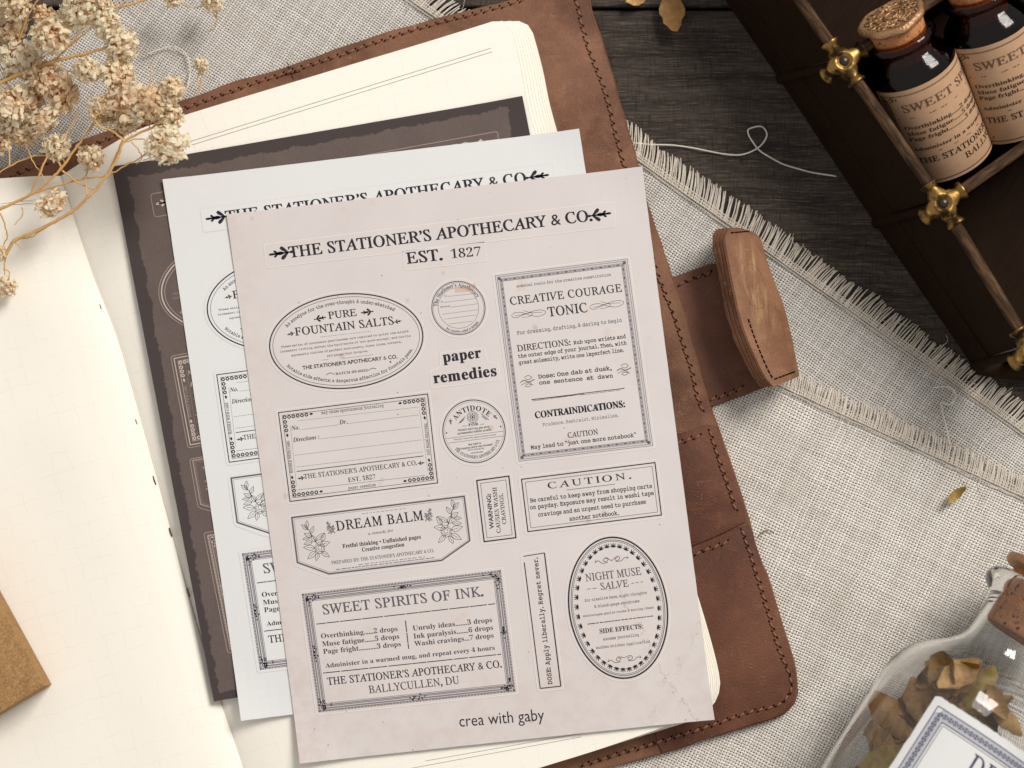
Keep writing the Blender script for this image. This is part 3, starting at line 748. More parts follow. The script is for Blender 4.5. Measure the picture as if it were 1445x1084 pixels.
    St.append(('very narrow upright sticker reading DOSE: Apply liberally. Regret never.', cq(I, inset4(q, -14)), I))
    # night muse
    I = Ink().crop(660, 740, 3.6125); c = (768, 432)
    I.ell(c, 250, 355, 8); I.ell(c, 237, 342, 3); I.ell(c, 230, 335, 2)
    C = I.P(c)
    for k in range(40):
        t = 2 * math.pi * (k + .5) / 40; rx, ry = I.H(212), I.H(316); p = C + Vector((rx * math.cos(t), ry * math.sin(t))); a = math.atan2(ry * math.sin(t) / ry ** 2 * rx, rx * math.cos(t) / rx ** 2 * ry)
        a = math.atan2(math.sin(t) * rx, math.cos(t) * ry) + (math.pi if k % 2 == 7 else 0)
        for da in (-1.15, -.55, 0, .55, 1.15): I.leaf(p - Vector((math.cos(a), math.sin(a))) * I.H(12), a + da, I.H(26 if abs(da) < .9 else 18), I.H(5.5))
    for (y, x) in ((190, 735), (690, 800)):
        for sg in (-1, 1):
            s_ = -.13 * sg
            I.curve([(x, y + (6 if y < 400 else -6)), (x + sg * 30, y + s_ * 30 - 14), (x + sg * 42, y + s_ * 42), (x + sg * 26, y + s_ * 20 + 8), (x + sg * 18, y - 4), (x + sg * 32, y - 8 + s_ * 30)], 3, 'grey')
            I.curve([(x + sg * 20, y + s_ * 20 + 12), (x + sg * 50, y + s_ * 50 + 12), (x + sg * 66, y + s_ * 66 - 2), (x + sg * 84, y + s_ * 84 + 4), (x + sg * 78, y + s_ * 78 - 8)], 3, 'grey')
    I.text('NIGHT MUSE', (604, 301), (888, 265), 36, 'rom', 'grey', weight=.012); I.text('SALVE', (681, 343), (823, 325), 33, 'rom', 'grey', weight=.012)
    I.line((608, 340), (665, 333), 3, 'grey', (.15, .06)); I.line((836, 310), (895, 301), 3, 'grey', (.1, .06))
    I.text('for creative haze, night thoughts', (598, 404), (915, 362), 15, 'slab', 'grey'); I.text('& blank-page syndrome', (647, 434), (878, 404), 15, 'slab', 'grey'); I.text('encourages gentle rooms & moving ideas', (590, 481), (950, 435), 12, 'slab', 'grey')
    I.line((612, 516), (948, 473), 4, 'ink', (.12, .02), 1); I.text('SIDE EFFECTS:', (675, 563), (895, 535), 22, 'bold'); I.text('excess journaling', (693, 598), (875, 574), 15, 'slab', 'grey'); I.text('sudden sticker application', (657, 641), (932, 607), 14, 'slab', 'grey')
    St.append(('upright oval sticker titled NIGHT MUSE SALVE with a leaf border', ellp(I, c, 264, 370), I))
    return St
def sweet(I):
    """print of the ink spirits label, in crop pixels of its own"""
    q = [(70, 183), (1300, 33), (1390, 775), (172, 908)]
    for i in range(4):                                  # toothed outer edge
        a, b = Vector(q[i]), Vector(q[(i + 1) % 4]); n_ = int((b - a).length / 9); nn = Vector((-(b - a).normalized().y, (b - a).normalized().x))
        for k in range(n_):
            p = a.lerp(b, (k + .5) / n_); I.line(tuple(p), tuple(p + nn * 10), 4.5, 'ink')
    I.poly(inset4(q, 11), 2.5, 'grey'); I.poly(inset4(q, 21), 9, 'faint'); I.poly(inset4(q, 33), 4, 'grey'); I.poly(inset4(q, 41), 7, 'faint'); I.poly(inset4(q, 50), 2.5, 'grey')
    rnd = random.Random(3)
    for i in range(4):
        a, b = Vector(inset4(q, 29)[i]), Vector(inset4(q, 29)[(i + 1) % 4]); u = (b - a).normalized(); nn = Vector((-u.y, u.x))
        for t, n_ in ((0.0, 16), (0.5, 14), (1.0, 10)):
            for k in range(n_):
                s_ = rnd.gauss(0, 22) if t == .5 else abs(rnd.gauss(0, 34)) * (1 if t == 0 else -1); p = a.lerp(b, t) + u * s_ + nn * rnd.uniform(-12, 12)
                I.leaf(I.P(p), rnd.uniform(0, 6.28), I.H(16), I.H(8), 'ink' if rnd.random() < .6 else 'grey')
    I.text('SWEET SPIRITS OF INK.', (203, 309), (1195, 192), 56, 'rom', 'grey', weight=.012)
    I.line((160, 368), (1265, 240), 5, 'ink', (.55, .03), 1)
    for t, a, b in (('Overthinking......2 drops', (190, 456), (663, 409)), ('Muse fatigue......5 drops', (197, 505), (673, 455)), ('Page fright...........3 drops', (203, 551), (683, 502)),
                    ('Unruly ideas.......3 drops', (757, 406), (1247, 352)), ('Ink paralysis.......6 drops', (762, 455), (1253, 399)), ('Washi cravings...7 drops', (767, 501), (1257, 447))):
        I.text(t, a, b, 29, 'bold', 'ink2', weight=0.0)
    I.line((710, 345), (730, 518), 6, 'ink2', (.3, .02), 1)
    I.text('Administer in a warmed mug, and repeat every 4 hours', (217, 636), (1263, 521), 26, 'bold', 'ink2', weight=0.0)
    I.line((200, 668), (1302, 548), 5, 'ink', (.7, .03), 1); I.text('THE STATIONER’S APOTHECARY & CO.', (228, 741), (1307, 628), 42, 'rom', weight=.012)
    I.text('BALLYCULLEN, DU', (485, 791), (1043, 728), 44, 'rom', 'ink2', weight=.006)

# ================================================================== SETTING: table of dark planks
from mathutils import noise as mn
def nz(x, y, s=1.0, k=0.0): return mn.noise(Vector((x * s + k, y * s - k, k)))
table = bpy.data.objects.new('table_top', None); COL.objects.link(table); table['kind'] = 'structure'
y0 = W(900, 12, 0).y
for k, (ya, yb) in enumerate(((y0 + 0.06, y0 + 14.9), (y0 - 15.0, y0 - 0.06), (y0 - 30.1, y0 - 15.12), (y0 - 45.2, y0 - 30.22))):
    mb = MB(); mb.slab([(-45, ya), (45, ya), (45, yb), (-45, yb)], -1.6, 0.0, 0.12)
    obj('plank', mb, M_TABLE, table)
mb = MB(); mb.box((0, y0 - 15, -2.2), (45, 0, 0), (0, 31, 0), (0, 0, 0.5)); obj('table_underside', mb, flat('dark_underside', (20, 16, 14), 0.9), table)

# ================================================================== LINEN CLOTHS
import bmesh
def cloth(poly_px, z, mat, name, parent, amp=0.05, k=0.0):
    P = [W(x, y, z) for x, y in poly_px]
    xs = [p.x for p in P]; ys = [p.y for p in P]; bm = bmesh.new(); st = 0.6
    nx, ny = int((max(xs) - min(xs)) / st) + 2, int((max(ys) - min(ys)) / st) + 2
    vs = [[bm.verts.new((min(xs) + i * st, min(ys) + j * st, z)) for i in range(nx)] for j in range(ny)]
    for j in range(ny - 1):
        for i in range(nx - 1): bm.faces.new((vs[j][i], vs[j][i + 1], vs[j + 1][i + 1], vs[j + 1][i]))
    c = sum(P, Vector()) / len(P)
    for i in range(len(P)):
        a, b = P[i], P[(i + 1) % len(P)]; t = b - a; n = Vector((-t.y, t.x, 0)).normalized()
        if (c - a).dot(n) > 0: n = -n
        bmesh.ops.bisect_plane(bm, geom=bm.verts[:] + bm.edges[:] + bm.faces[:], plane_co=a, plane_no=n, clear_outer=True, dist=1e-5)
    for v in bm.verts: v.co.z = z + amp * (0.6 + nz(v.co.x, v.co.y, 0.22, k) + 0.5 * nz(v.co.x * 1.0, v.co.y * 0.4, 0.7, k + 5))
    off = world_of(parent); bmesh.ops.translate(bm, verts=bm.verts, vec=-off)
    me = bpy.data.meshes.new(name); bm.to_mesh(me); bm.free(); me.polygons.foreach_set('use_smooth', [True] * len(me.polygons)); me.materials.append(mat.mat)
    o = bpy.data.objects.new(name, me); COL.objects.link(o); o.parent = parent; return o
def fringe(a, b, z, length, parent, seed, out_sign=1, sp=0.066, gap=(), lean=0.10, endz=None):
    """cut threads that stand out of a frayed edge from a to b (photo pixels)"""
    rnd = random.Random(seed); A, B = W(*a, z), W(*b, z); d = (B - A); n_ = int(d.length / sp); e = d.normalized(); nn = Vector((-e.y, e.x, 0)) * out_sign
    mb = MB(); rt = math.sin
    for i in range(n_):
        t = i * sp + rnd.uniform(-.02, .02); p = A + e * t
        if any(g0 < t / d.length < g1 for g0, g1 in gap): continue
        cl = nz(t, 0, 1.3, seed) * 0.45 + nz(t, 0, 0.4, seed + 3) * 0.35
        Ln = length * (0.88 + 0.28 * nz(t, 0, 0.8, seed + 9) + rnd.uniform(-.12, .06)); ln = (lean(t / d.length) if callable(lean) else lean) + cl * 0.5 + rnd.gauss(0, .06); cv = rnd.gauss(0, .12)
        pts = []
        for k in range(6):
            u = k / 5; q = p - nn * 0.25 + nn * (u * (Ln + 0.25)) + e * (ln * u * (.55 + .45 * u) * Ln + cv * Ln * math.sin(u * 3.0) * 0.3)
            zz = z + 0.05 + 0.05 * math.sin(u * 3) * rnd.uniform(0.3, 1.5) - (0.0 if endz is None else (z - endz) * u); pts.append((q.x, q.y, max(0.03, zz)))
        mb.tube(pts, [0.026, .026, .025, .025, .024, .018], 4, False)
    for k in range(int(d.length * 1.1)):    # stray wisps
        p = A + e * rnd.uniform(0, d.length) + nn * rnd.uniform(-.2, .3); an = rnd.uniform(0, 6.28); q = [p + Vector((0, 0, .06))]
        for u in range(7): an += rnd.uniform(-.7, .7); q.append(q[-1] + Vector((math.cos(an) * .13, math.sin(an) * .13, rnd.uniform(-.01, .02))))
        mb.tube(catmull(q, 3), .010, 3, False)
    for k in range(4):                      # the last long threads along the edge
        pts = [A + e * (d.length * u / 60) - nn * (0.02 + .10 * k) + nn * 0.03 * nz(u, k, .9, seed) + Vector((0, 0, .06 + .02 * rnd.random())) for u in range(61)]
        mb.tube(pts, 0.022, 4, False)
    return obj('fringe', mb, M_THREAD, parent, True, kind='stuff')
E1a, E1b = (520, -52), (1500, 639)
lower = thing('linen_cloth', W(700, 600, 0), 'grey white open weave linen cloth with frayed edge lying on dark planks under journal', 'linen cloth')
cloth([(235, -44), (470, -87), E1a, E1b, (1520, 1250), (-90, 1250), (-90, 160)], 0.07, fabric('coarse_linen', R(33), 0.102, 1), 'weave', lower, 0.05, 1)
fringe(E1a, E1b, 0.09, 0.80, lower, 11, 1, endz=0.03, lean=lambda t: .4 if t < .2 else max(-.7, min(.15, (t - .62) * 5)))
fringe((-60, 140), (235, -44), 0.09, 0.5, lower, 23, 1, sp=.09, endz=0.03)
upper = thing('linen_cloth', W(1200, 800, 0), 'second brighter linen layer with its own frayed edge, between clasp and glass jar', 'linen cloth')
cloth([(700, 352), (1500, 717), (1520, 1250), (500, 1250)], 0.20, fabric('coarse_linen_top', R(25), 0.108), 'weave', upper, 0.07, 7)
fringe((950, 466), (1500, 717), 0.25, 0.58, upper, 31, 1, sp=0.062, lean=-.3)
def strand(name, pts, z, r, label, cat='thread', k=8):
    P = [W(x, y, z) for x, y in pts]; P = catmull(P, k); rnd = random.Random(len(pts)); mb = MB()
    mb.tube([(p.x, p.y, p.z + 0.03 * math.sin(i * .7)) for i, p in enumerate(P)], r, 6); o = obj(name, mb, M_THREAD2, None, True, origin=P[0]); tag(o, label, cat); return o
strand('loose_thread', [(880, 190), (893, 201), (920, 204), (960, 206), (1003, 214), (1040, 219), (1068, 210), (1082, 192), (1075, 179), (1056, 183), (1060, 197), (1074, 214), (1104, 231), (1140, 242), (1180, 249)], 0.12, 0.030, 'long pale loose thread with a loop lying on the dark wood')
strand('loose_thread', [(1316, 547), (1338, 546), (1349, 558), (1340, 571), (1328, 568), (1330, 580), (1336, 606), (1340, 628)], 0.36, 0.028, 'short curled thread end on the linen beside the tray foot')
strand('loose_thread', [(205, 78), (240, 66), (262, 76), (268, 100), (262, 130), (248, 142)], 0.3, 0.024, 'thin white thread curling from cloth behind the dried flowers')

# ================================================================== LEATHER JOURNAL COVER
cover = thing('leather_journal_cover', W(620, 560, 0.3), 'open brown leather journal cover with stitched edges lying on the linen', 'journal cover')
Z_C0, Z_C1 = 0.22, 0.55
right_edge = [(828, -30), (832, 0), (841, 33), (858, 85), (880, 160), (900, 230), (912, 280), (930, 335), (947, 387), (967, 441), (980, 488), (1002, 568), (1010, 592), (1020, 622), (1034, 660), (1048, 701), (1066, 767), (1087, 824), (1103, 878), (1118, 923), (1125, 955), (1125, 982), (1113, 1004), (1090, 1016), (1062, 1024), (1001, 1043), (960, 1057), (855, 1086), (700, 1132), (300, 1250)]
top_edge = [(-90, 268), (0, 238), (60, 216), (120, 196), (190, 168), (252, 143), (340, 112), (400, 95), (480, 66), (560, 41), (640, 19), (715, 0), (790, -26), (812, -36)]
def dense(pts, z, wob=0.0, step=0.5, k=0):
    P = resample(catmull([W(x, y, z) for x, y in pts], 6), step)
    return [(p.x + wob * nz(p.x, p.y, 1.3, k), p.y + wob * nz(p.x, p.y, 1.3, k + 9)) for p in P]
outl = dense(top_edge + right_edge, Z_C1, 0.05, 0.4) + [(W(-90, 1250, Z_C1).x, W(-90, 1250, Z_C1).y)]
mb = MB(); mb.slab(outl, Z_C0, Z_C1, 0.09); obj('cover_panel', mb, M_COVER, cover, R(50))
mb = MB(); mb.slab(outl, Z_C0 - 0.02, Z_C0 + 0.17, 0.03)
mb.v = [(v[0] + (0.035 if v[0] > 0 else 0), v[1] + 0.02, v[2]) for v in mb.v]; obj('raw_edge', mb, M_EDGE, cover)
# pockets: raised panels on the right board
seamA = [(930, 622), (958, 613), (985, 604), (1012, 594)]; seamB = [(950, 782), (975, 772), (1010, 758), (1056, 738)]
inner = [(705, 1086), (930, 622)]
def between(ya, yb): return [p for p in right_edge if ya < p[1] < yb]
pa = seamA + [(1020, 622), (1034, 660), (1048, 701), (1056, 735)] + seamB[::-1][1:]
mb = MB(); mb.slab([(p.x, p.y) for p in resample([W(x - (0.6 if x > 1000 else 0), y, .64) for x, y in pa], 0.6)], Z_C1 - 0.1, 0.64, 0.05); obj('pocket', mb, M_COVER2, cover, R(50))['label'] = 'upper pocket panel just below the strap'
pb = seamB + [(x - 1, y - 1) for x, y in right_edge if 742 < y < 1086] + [(930, 1064), (900, 900)]
mb = MB(); mb.slab([(p.x, p.y) for p in resample([W(x, y, .63) for x, y in pb], 0.5)], Z_C1 - 0.1, 0.63, 0.05); obj('pocket', mb, M_COVER2, cover, R(50))['label'] = 'larger lower pocket panel at the rounded corner'
def stitches(path, z, parent, pitch=0.34, ln=0.23, slant=0.30, dz=0.0, r=0.042, seed=0, zf=None):
    P = resample(catmull([W(x, y, z) for x, y in path], 8), pitch); mb, hb = MB(), MB(); rnd = random.Random(seed)
    for i in range(len(P) - 1):
        e = (P[i + 1] - P[i]).normalized(); n = Vector((-e.y, e.x, 0)); a = slant + rnd.uniform(-.1, .1); d = e * math.cos(a) + n * math.sin(a); c = P[i] + n * rnd.uniform(-.012, .012); l = ln * rnd.uniform(.85, 1.1)
        mb.tube([c - d * l / 2 + Vector((0, 0, -.02)), c - d * l / 4 + Vector((0, 0, .022)), c + d * l / 4 + Vector((0, 0, .022)), c + d * l / 2 + Vector((0, 0, -.02))], [r * .6, r, r, r * .6], 6)
        for sg in (-1, 1):
            q = c + d * (l / 2 + .02) * sg; hb.add([(q.x + d.x * .075 * math.cos(t) - n.x * .042 * math.sin(t), q.y + d.y * .075 * math.cos(t) - n.y * .042 * math.sin(t), z + .004) for t in [k * math.pi / 3 for k in range(6)]], [tuple(range(6))])
    o = obj('stitching', mb, M_STITCH, parent, True, kind='stuff'); obj('stitch_holes', hb, M_HOLE, parent, kind='stuff'); return o
stitches([(20, 247), (120, 208), (200, 178), (262, 153), (330, 128), (400, 104), (480, 78), (560, 50), (640, 27), (712, 8), (760, -10)], Z_C1, cover, seed=1)
stitches([(810, -20), (814, 5), (829, 66), (852, 126), (878, 226), (906, 310), (925, 380), (936, 408), (954, 454), (962, 481), (975, 521), (985, 562), (997, 595)], Z_C1, cover, seed=2)
stitches([(1003, 612), (1011, 640), (1028, 689), (1043, 732)], .64, cover, seed=3); stitches([(1049, 752), (1064, 800), (1083, 861), (1099, 915), (1113, 951), (1116, 974), (1099, 994), (1062, 1004), (1001, 1024), (960, 1038), (860, 1068), (800, 1086)], .63, cover, seed=4)
stitches([(958, 625), (985, 616), (1004, 608)], .64, cover, seed=5); stitches([(972, 785), (1010, 771), (1047, 757)], .63, cover, seed=6)
# strap and curled tab
zs = 0.50
strap = [(930, 398), (950, 391), (985, 378), (1014, 368), (1040, 420), (1070, 500), (1088, 543), (1050, 558), (1012, 571), (985, 580)]
mb = MB(); mb.slab([(p.x, p.y) for p in resample([W(x, y, zs) for x, y in strap], 0.4)], 0.28, zs, 0.05); obj('strap', mb, M_STRAP, cover, R(50))
stitches([(962, 400), (985, 391), (1012, 381)], zs, cover, seed=7); stitches([(1006, 563), (1030, 554), (1062, 541)], zs, cover, seed=8)
tabL = [(1030, 322), (1025, 330), (1024, 345), (1030, 375), (1037, 412), (1047, 455), (1062, 495), (1079, 530), (1092, 546)]
tabR = [(1040, 321), (1061, 327), (1073, 337), (1080, 360), (1092, 395), (1105, 428), (1116, 470), (1124, 510), (1128, 531)]
tl = catmull([Vector((*q, 0)) for q in tabL], 4); tr_ = catmull([Vector((*q, 0)) for q in tabR], 4)
def tab_layer(k):
    """one of the four leather layers of the tab; k = 0 is the face"""
    rows = []; n = len(tl); m = 14
    for i in range(n):
        row = []
        for j in range(m):
            u = j / (m - 1); zt = 2.55 - 0.2 * abs(i / (n - 1) - .5) * 2; zb = 1.15
            z = zt + (zb - zt) * u + 0.28 * math.sin(math.pi * u)
            x = tl[i].x + (tr_[i].x - tl[i].x) * u; y = tl[i].y + (tr_[i].y - tl[i].y) * u
            p = W(x, y, z); off = Vector((-0.115, 0.008, -0.10)) * k
            row.append(p + off + Vector((0.02 * nz(i, k, .6), 0, 0)) * k)
        rows.append(row)
    return rows
def thick(rows, t=Vector((-0.082, 0, -0.072))):
    """close a loft into a thin plate"""
    mb = MB(); n, m = len(rows), len(rows[0]); vs = [p for r in rows for p in r] + [p + t for r in rows for p in r]; o = n * m
    f = [(i * m + j, (i + 1) * m + j, (i + 1) * m + j + 1, i * m + j + 1) for i in range(n - 1) for j in range(m - 1)]
    f += [tuple(q + o for q in reversed(a)) for a in f]
    per = [(0, j) for j in range(m)] + [(i, m - 1) for i in range(1, n)] + [(n - 1, j) for j in range(m - 2, -1, -1)] + [(i, 0) for i in range(n - 2, 0, -1)]
    idx = [a * m + b for a, b in per]
    f += [(idx[k], idx[(k + 1) % len(idx)], idx[(k + 1) % len(idx)] + o, idx[k] + o) for k in range(len(idx))]
    return mb.add(vs, f)
for k in range(4):
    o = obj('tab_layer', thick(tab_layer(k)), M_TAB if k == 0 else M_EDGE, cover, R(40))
    if k == 0: o['label'] = 'worn top face of the curled tab with a pale painted sheen'
face = tab_layer(0)
def on_face(u, v, lift=0.012):
    """u along the tab 0..1, v across 0..1"""
    i = u * (len(face) - 1); j = v * (len(face[0]) - 1); i0, j0 = min(int(i), len(face) - 2), min(int(j), len(face[0]) - 2); fi, fj = i - i0, j - j0
    p = face[i0][j0] * (1 - fi) * (1 - fj) + face[i0 + 1][j0] * fi * (1 - fj) + face[i0][j0 + 1] * (1 - fi) * fj + face[i0 + 1][j0 + 1] * fi * fj
    return p + Vector((0.7, 0, 0.7)) * lift
mb = MB(); hb = MB()
def tabstitch(uv):
    P = resample([on_face(*q) for q in uv], 0.19)
    for a, b in zip(P, P[1:]): c = (a + b) / 2; d = (b - a) * .36; mb.tube([c - d, c + d], .028, 5)
tabstitch([(0.115, .14 + .8 * t / 10) for t in range(11)]); tabstitch([(.925 + .01 * t / 10, .16 + .78 * t / 10) for t in range(11)])
tabstitch([(0.62 + .30 * t / 8, .15) for t in range(9)])
obj('tab_stitching', mb, M_HOLE, cover, True, kind='stuff')
# impressed round snap mark and pale rub painted in as the tab's highlight
mb = MB(); ring = [on_face(.50 + .105 * math.cos(t), .50 + .27 * math.sin(t), .006) for t in [2 * math.pi * k / 40 for k in range(41)]]
mb.tube(ring, .008, 5, False); obj('snap_ring', mb, M_TAB, cover, True)
sheen = Mat('painted_sheen', 0.7, 0.2); nn_ = sheen.noise(sheen.coord(scale=(2.2, .35, 1), rot=-.28), 1.6, 5, 0.65, 0.5)  # highlight down the middle of the tab, put in as paler colour
sheen.color(lin(206, 164, 124)); sheen.put('Alpha', (nn_.step(.40, .70)) * (sheen.attr('soft')) * 0.95)
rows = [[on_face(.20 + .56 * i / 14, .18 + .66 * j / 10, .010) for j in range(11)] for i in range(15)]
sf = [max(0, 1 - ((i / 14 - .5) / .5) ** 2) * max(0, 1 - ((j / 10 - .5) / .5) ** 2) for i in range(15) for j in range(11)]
obj('sheen_mark', MB().grid(rows), sheen, cover, True, attrs={'soft': sf})
# stamped cross mark where the spine meets the upper edge
mb = MB()
for a, b in (((405, 88), (414, 112)), ((396, 108), (424, 101))):
    p, q = W(*a, Z_C1 + .006), W(*b, Z_C1 + .006); mb.tube([p, q], .014, 5)
obj('cross_mark', mb, M_HOLE, cover)

# ================================================================== NOTEBOOK
book = thing('open_notebook', W(300, 700, 0.56), 'open cream paged notebook with faint grid and ruled header lines inside cover', 'notebook')
ZP = 1.42
gut = [(86, 249), (130, 383), (165, 474), (190, 560), (215, 650), (240, 742), (262, 826), (300, 955), (340, 1072), (372, 1180), (395, 1260)]
gutW = resample(catmull([W(x, y, .95) for x, y in gut], 8), 0.5)
def gutter(t):
    i = t * (len(gutW) - 1); k = min(int(i), len(gutW) - 2); return gutW[k].lerp(gutW[k + 1], i - k)
def page_right(off, zt, name, mat, drop=0.0, top_r=0.0):
    A0, A1 = W(709 + off * .9, 27 + off * .25, zt), W(1020 + min(off, 26) * .0 - 26 + off * .95, 1004, zt)
    # right edge of this leaf, with rounded corners
    top = [W(x, y, zt) for x, y in ((86, 249), (180, 190), (259, 163), (480, 96), (600, 60), (690, 32))]
    e0 = Vector((717 + off, 50, 0)); 
    rows = []; n = 46
    redge = catmull([W(x, y, zt) for x, y in ((690 + off * .9, 31 - off * .02), (706 + off * .9, 30), (719 + off * .95, 38), (726 + off * .95, 56), (736 + off, 100), (750 + off * 1.05, 170), (800 + off, 330), (870 + off * .9, 560), (940 + off * .8, 770), (977 + off * .7, 880), (995 + off * .7, 950), (995 + off * .7, 978), (985 + off * .6, 1000), (960 + off * .5, 1018))], 6)
    bot = [W(x, y, zt) for x, y in ((960 + off * .5, 1018), (850, 1056), (760, 1084), (600, 1134), (395, 1200))]
    return top, redge, bot
def page_grid(off, zt, gz, m=34):
    top, redge, bot = page_right(off, zt, '', None)
    topc, botc = catmull(top, 6), catmull(bot, 6)
    # split the top edge (left to right), right edge (downwards) and bottom edge into one boundary; rows run gutter to boundary
    bnd = resample(topc[6:] + redge + botc, 0.35); L0 = len(bnd); rows = []
    g = [gutter(t / (L0 - 1) * 0.94) for t in range(L0)]
    for i in range(L0):
        a, b = g[i], bnd[i]; row = []; D = (b - a).length
        for j in range(m):
            u = (j / (m - 1)) ** 1.8; p = a.lerp(b, u); s_ = (p - a).length
            row.append(Vector((p.x, p.y, zt - gz * math.exp(-s_ / 1.1))))
        rows.append(row)
    return rows
# right block: several leaves fanned at the fore edge
for k, (off, z, gz) in enumerate(((30, 0.62, .0), (27.5, 0.70, .05), (24, 0.80, .1), (21, 0.90, .2), (17.5, 1.0, .2), (13, 1.10, .25), (9, 1.20, .3), (4.5, 1.31, .36), (0, ZP, .44))):
    rows = page_grid(off, z, gz)
    mb = MB().grid(rows); n, m = len(rows), len(rows[0]); o0 = len(mb.v)
    edge = [r[-1] for r in rows]
    eb = MB(); o0 = 0; dirs = [((r[-1] - r[-3]).normalized()) for r in rows]
    eb.v += [tuple(p) for p in edge] + [(p.x + q.x * .035, p.y + q.y * .035, p.z - 0.15) for p, q in zip(edge, dirs)]; eb.f += [(o0 + i, o0 + i + 1, o0 + n + i + 1, o0 + n + i) for i in range(n - 1)]
    o = obj('right_page', mb, M_PAGE, book, R(40)); obj('page_edge', eb, M_PAGEEDGE, o, True)
    if k == 8: o['label'] = 'top right page with two ruled header lines'
# left block
gl = [gutter(t / 60) for t in range(61)]
rows = []
for i, a in enumerate(gl):
    row = []; t = i / 60
    b0 = W(-420 + 250 * t, 285 + 1060 * t, ZP)
    for j in range(26):
        u = (j / 25) ** 1.7; p = a.lerp(b0, u); s_ = (p - a).length
        row.append(Vector((p.x, p.y, 1.38 - 0.34 * math.exp(-s_ / .5) + 0.10 * math.exp(-((s_ - 2.2) / 1.6) ** 2) + .05 * min(1, s_ / 2) * nz(p.x, p.y, .35, 3))))
    rows.append(row[::-1])
mb = MB().grid(rows); n = len(rows); e = [r[j] for r, j in [(rows[0], j) for j in range(26)]]; o0 = len(mb.v)
mb.v += [tuple(p) for p in e] + [(p.x, p.y, .56) for p in e]; mb.f += [(o0 + i, o0 + n * 0 + i + 1, o0 + 26 + i + 1, o0 + 26 + i) for i in range(25)]
obj('left_page', mb, M_PAGE, book, R(40))
# fold strip and sewing thread in the gutter
mb = MB()
mb.tube([p + Vector((.0, 0, .055)) for p in gl], 0.03, 6); obj('fold', mb, M_PAGEEDGE, book, True)
mb = MB()
for (x, y) in ((140, 428), (165, 510), (190, 589), (216, 672), (239, 745), (264, 830)):
    p = W(x, y, 1.12); q = W(x + 4, y + 12, 1.12); mb.tube([p, (p + q) / 2 + Vector((0, 0, .03)), q], .026, 5)
obj('sewing_thread', mb, flat('sewing_thread_brown', (104, 84, 62), .9), book, True, kind='stuff')
# the two ruled header lines follow the page
M_RULE = flat('ruled_line_ink', (150, 148, 140), .8)
def strip(pts, w, z):
    mb = MB(); P = [W(x, y, z) for x, y in pts]
    for a, b in zip(P, P[1:]):
        e = (b - a).normalized(); n_ = Vector((-e.y, e.x, 0)) * w / 2; mb.add([a - n_, b - n_, b + n_, a + n_], [(0, 1, 2, 3)])
    obj('ruled_line', mb, M_RULE, book)
strip([(200, 221), (693, 68)], .02, ZP + .006); strip([(202, 226), (695, 73)], .02, ZP + .006)
strip([(600, 1074), (860, 1028)], .016, ZP + .006); strip([(560, 1088), (820, 1040)], .016, ZP + .006)
strip([(0, 288), (30, 284), (52, 282)], .016, 1.49); strip([(0, 291), (30, 288), (52, 286)], .016, 1.49)

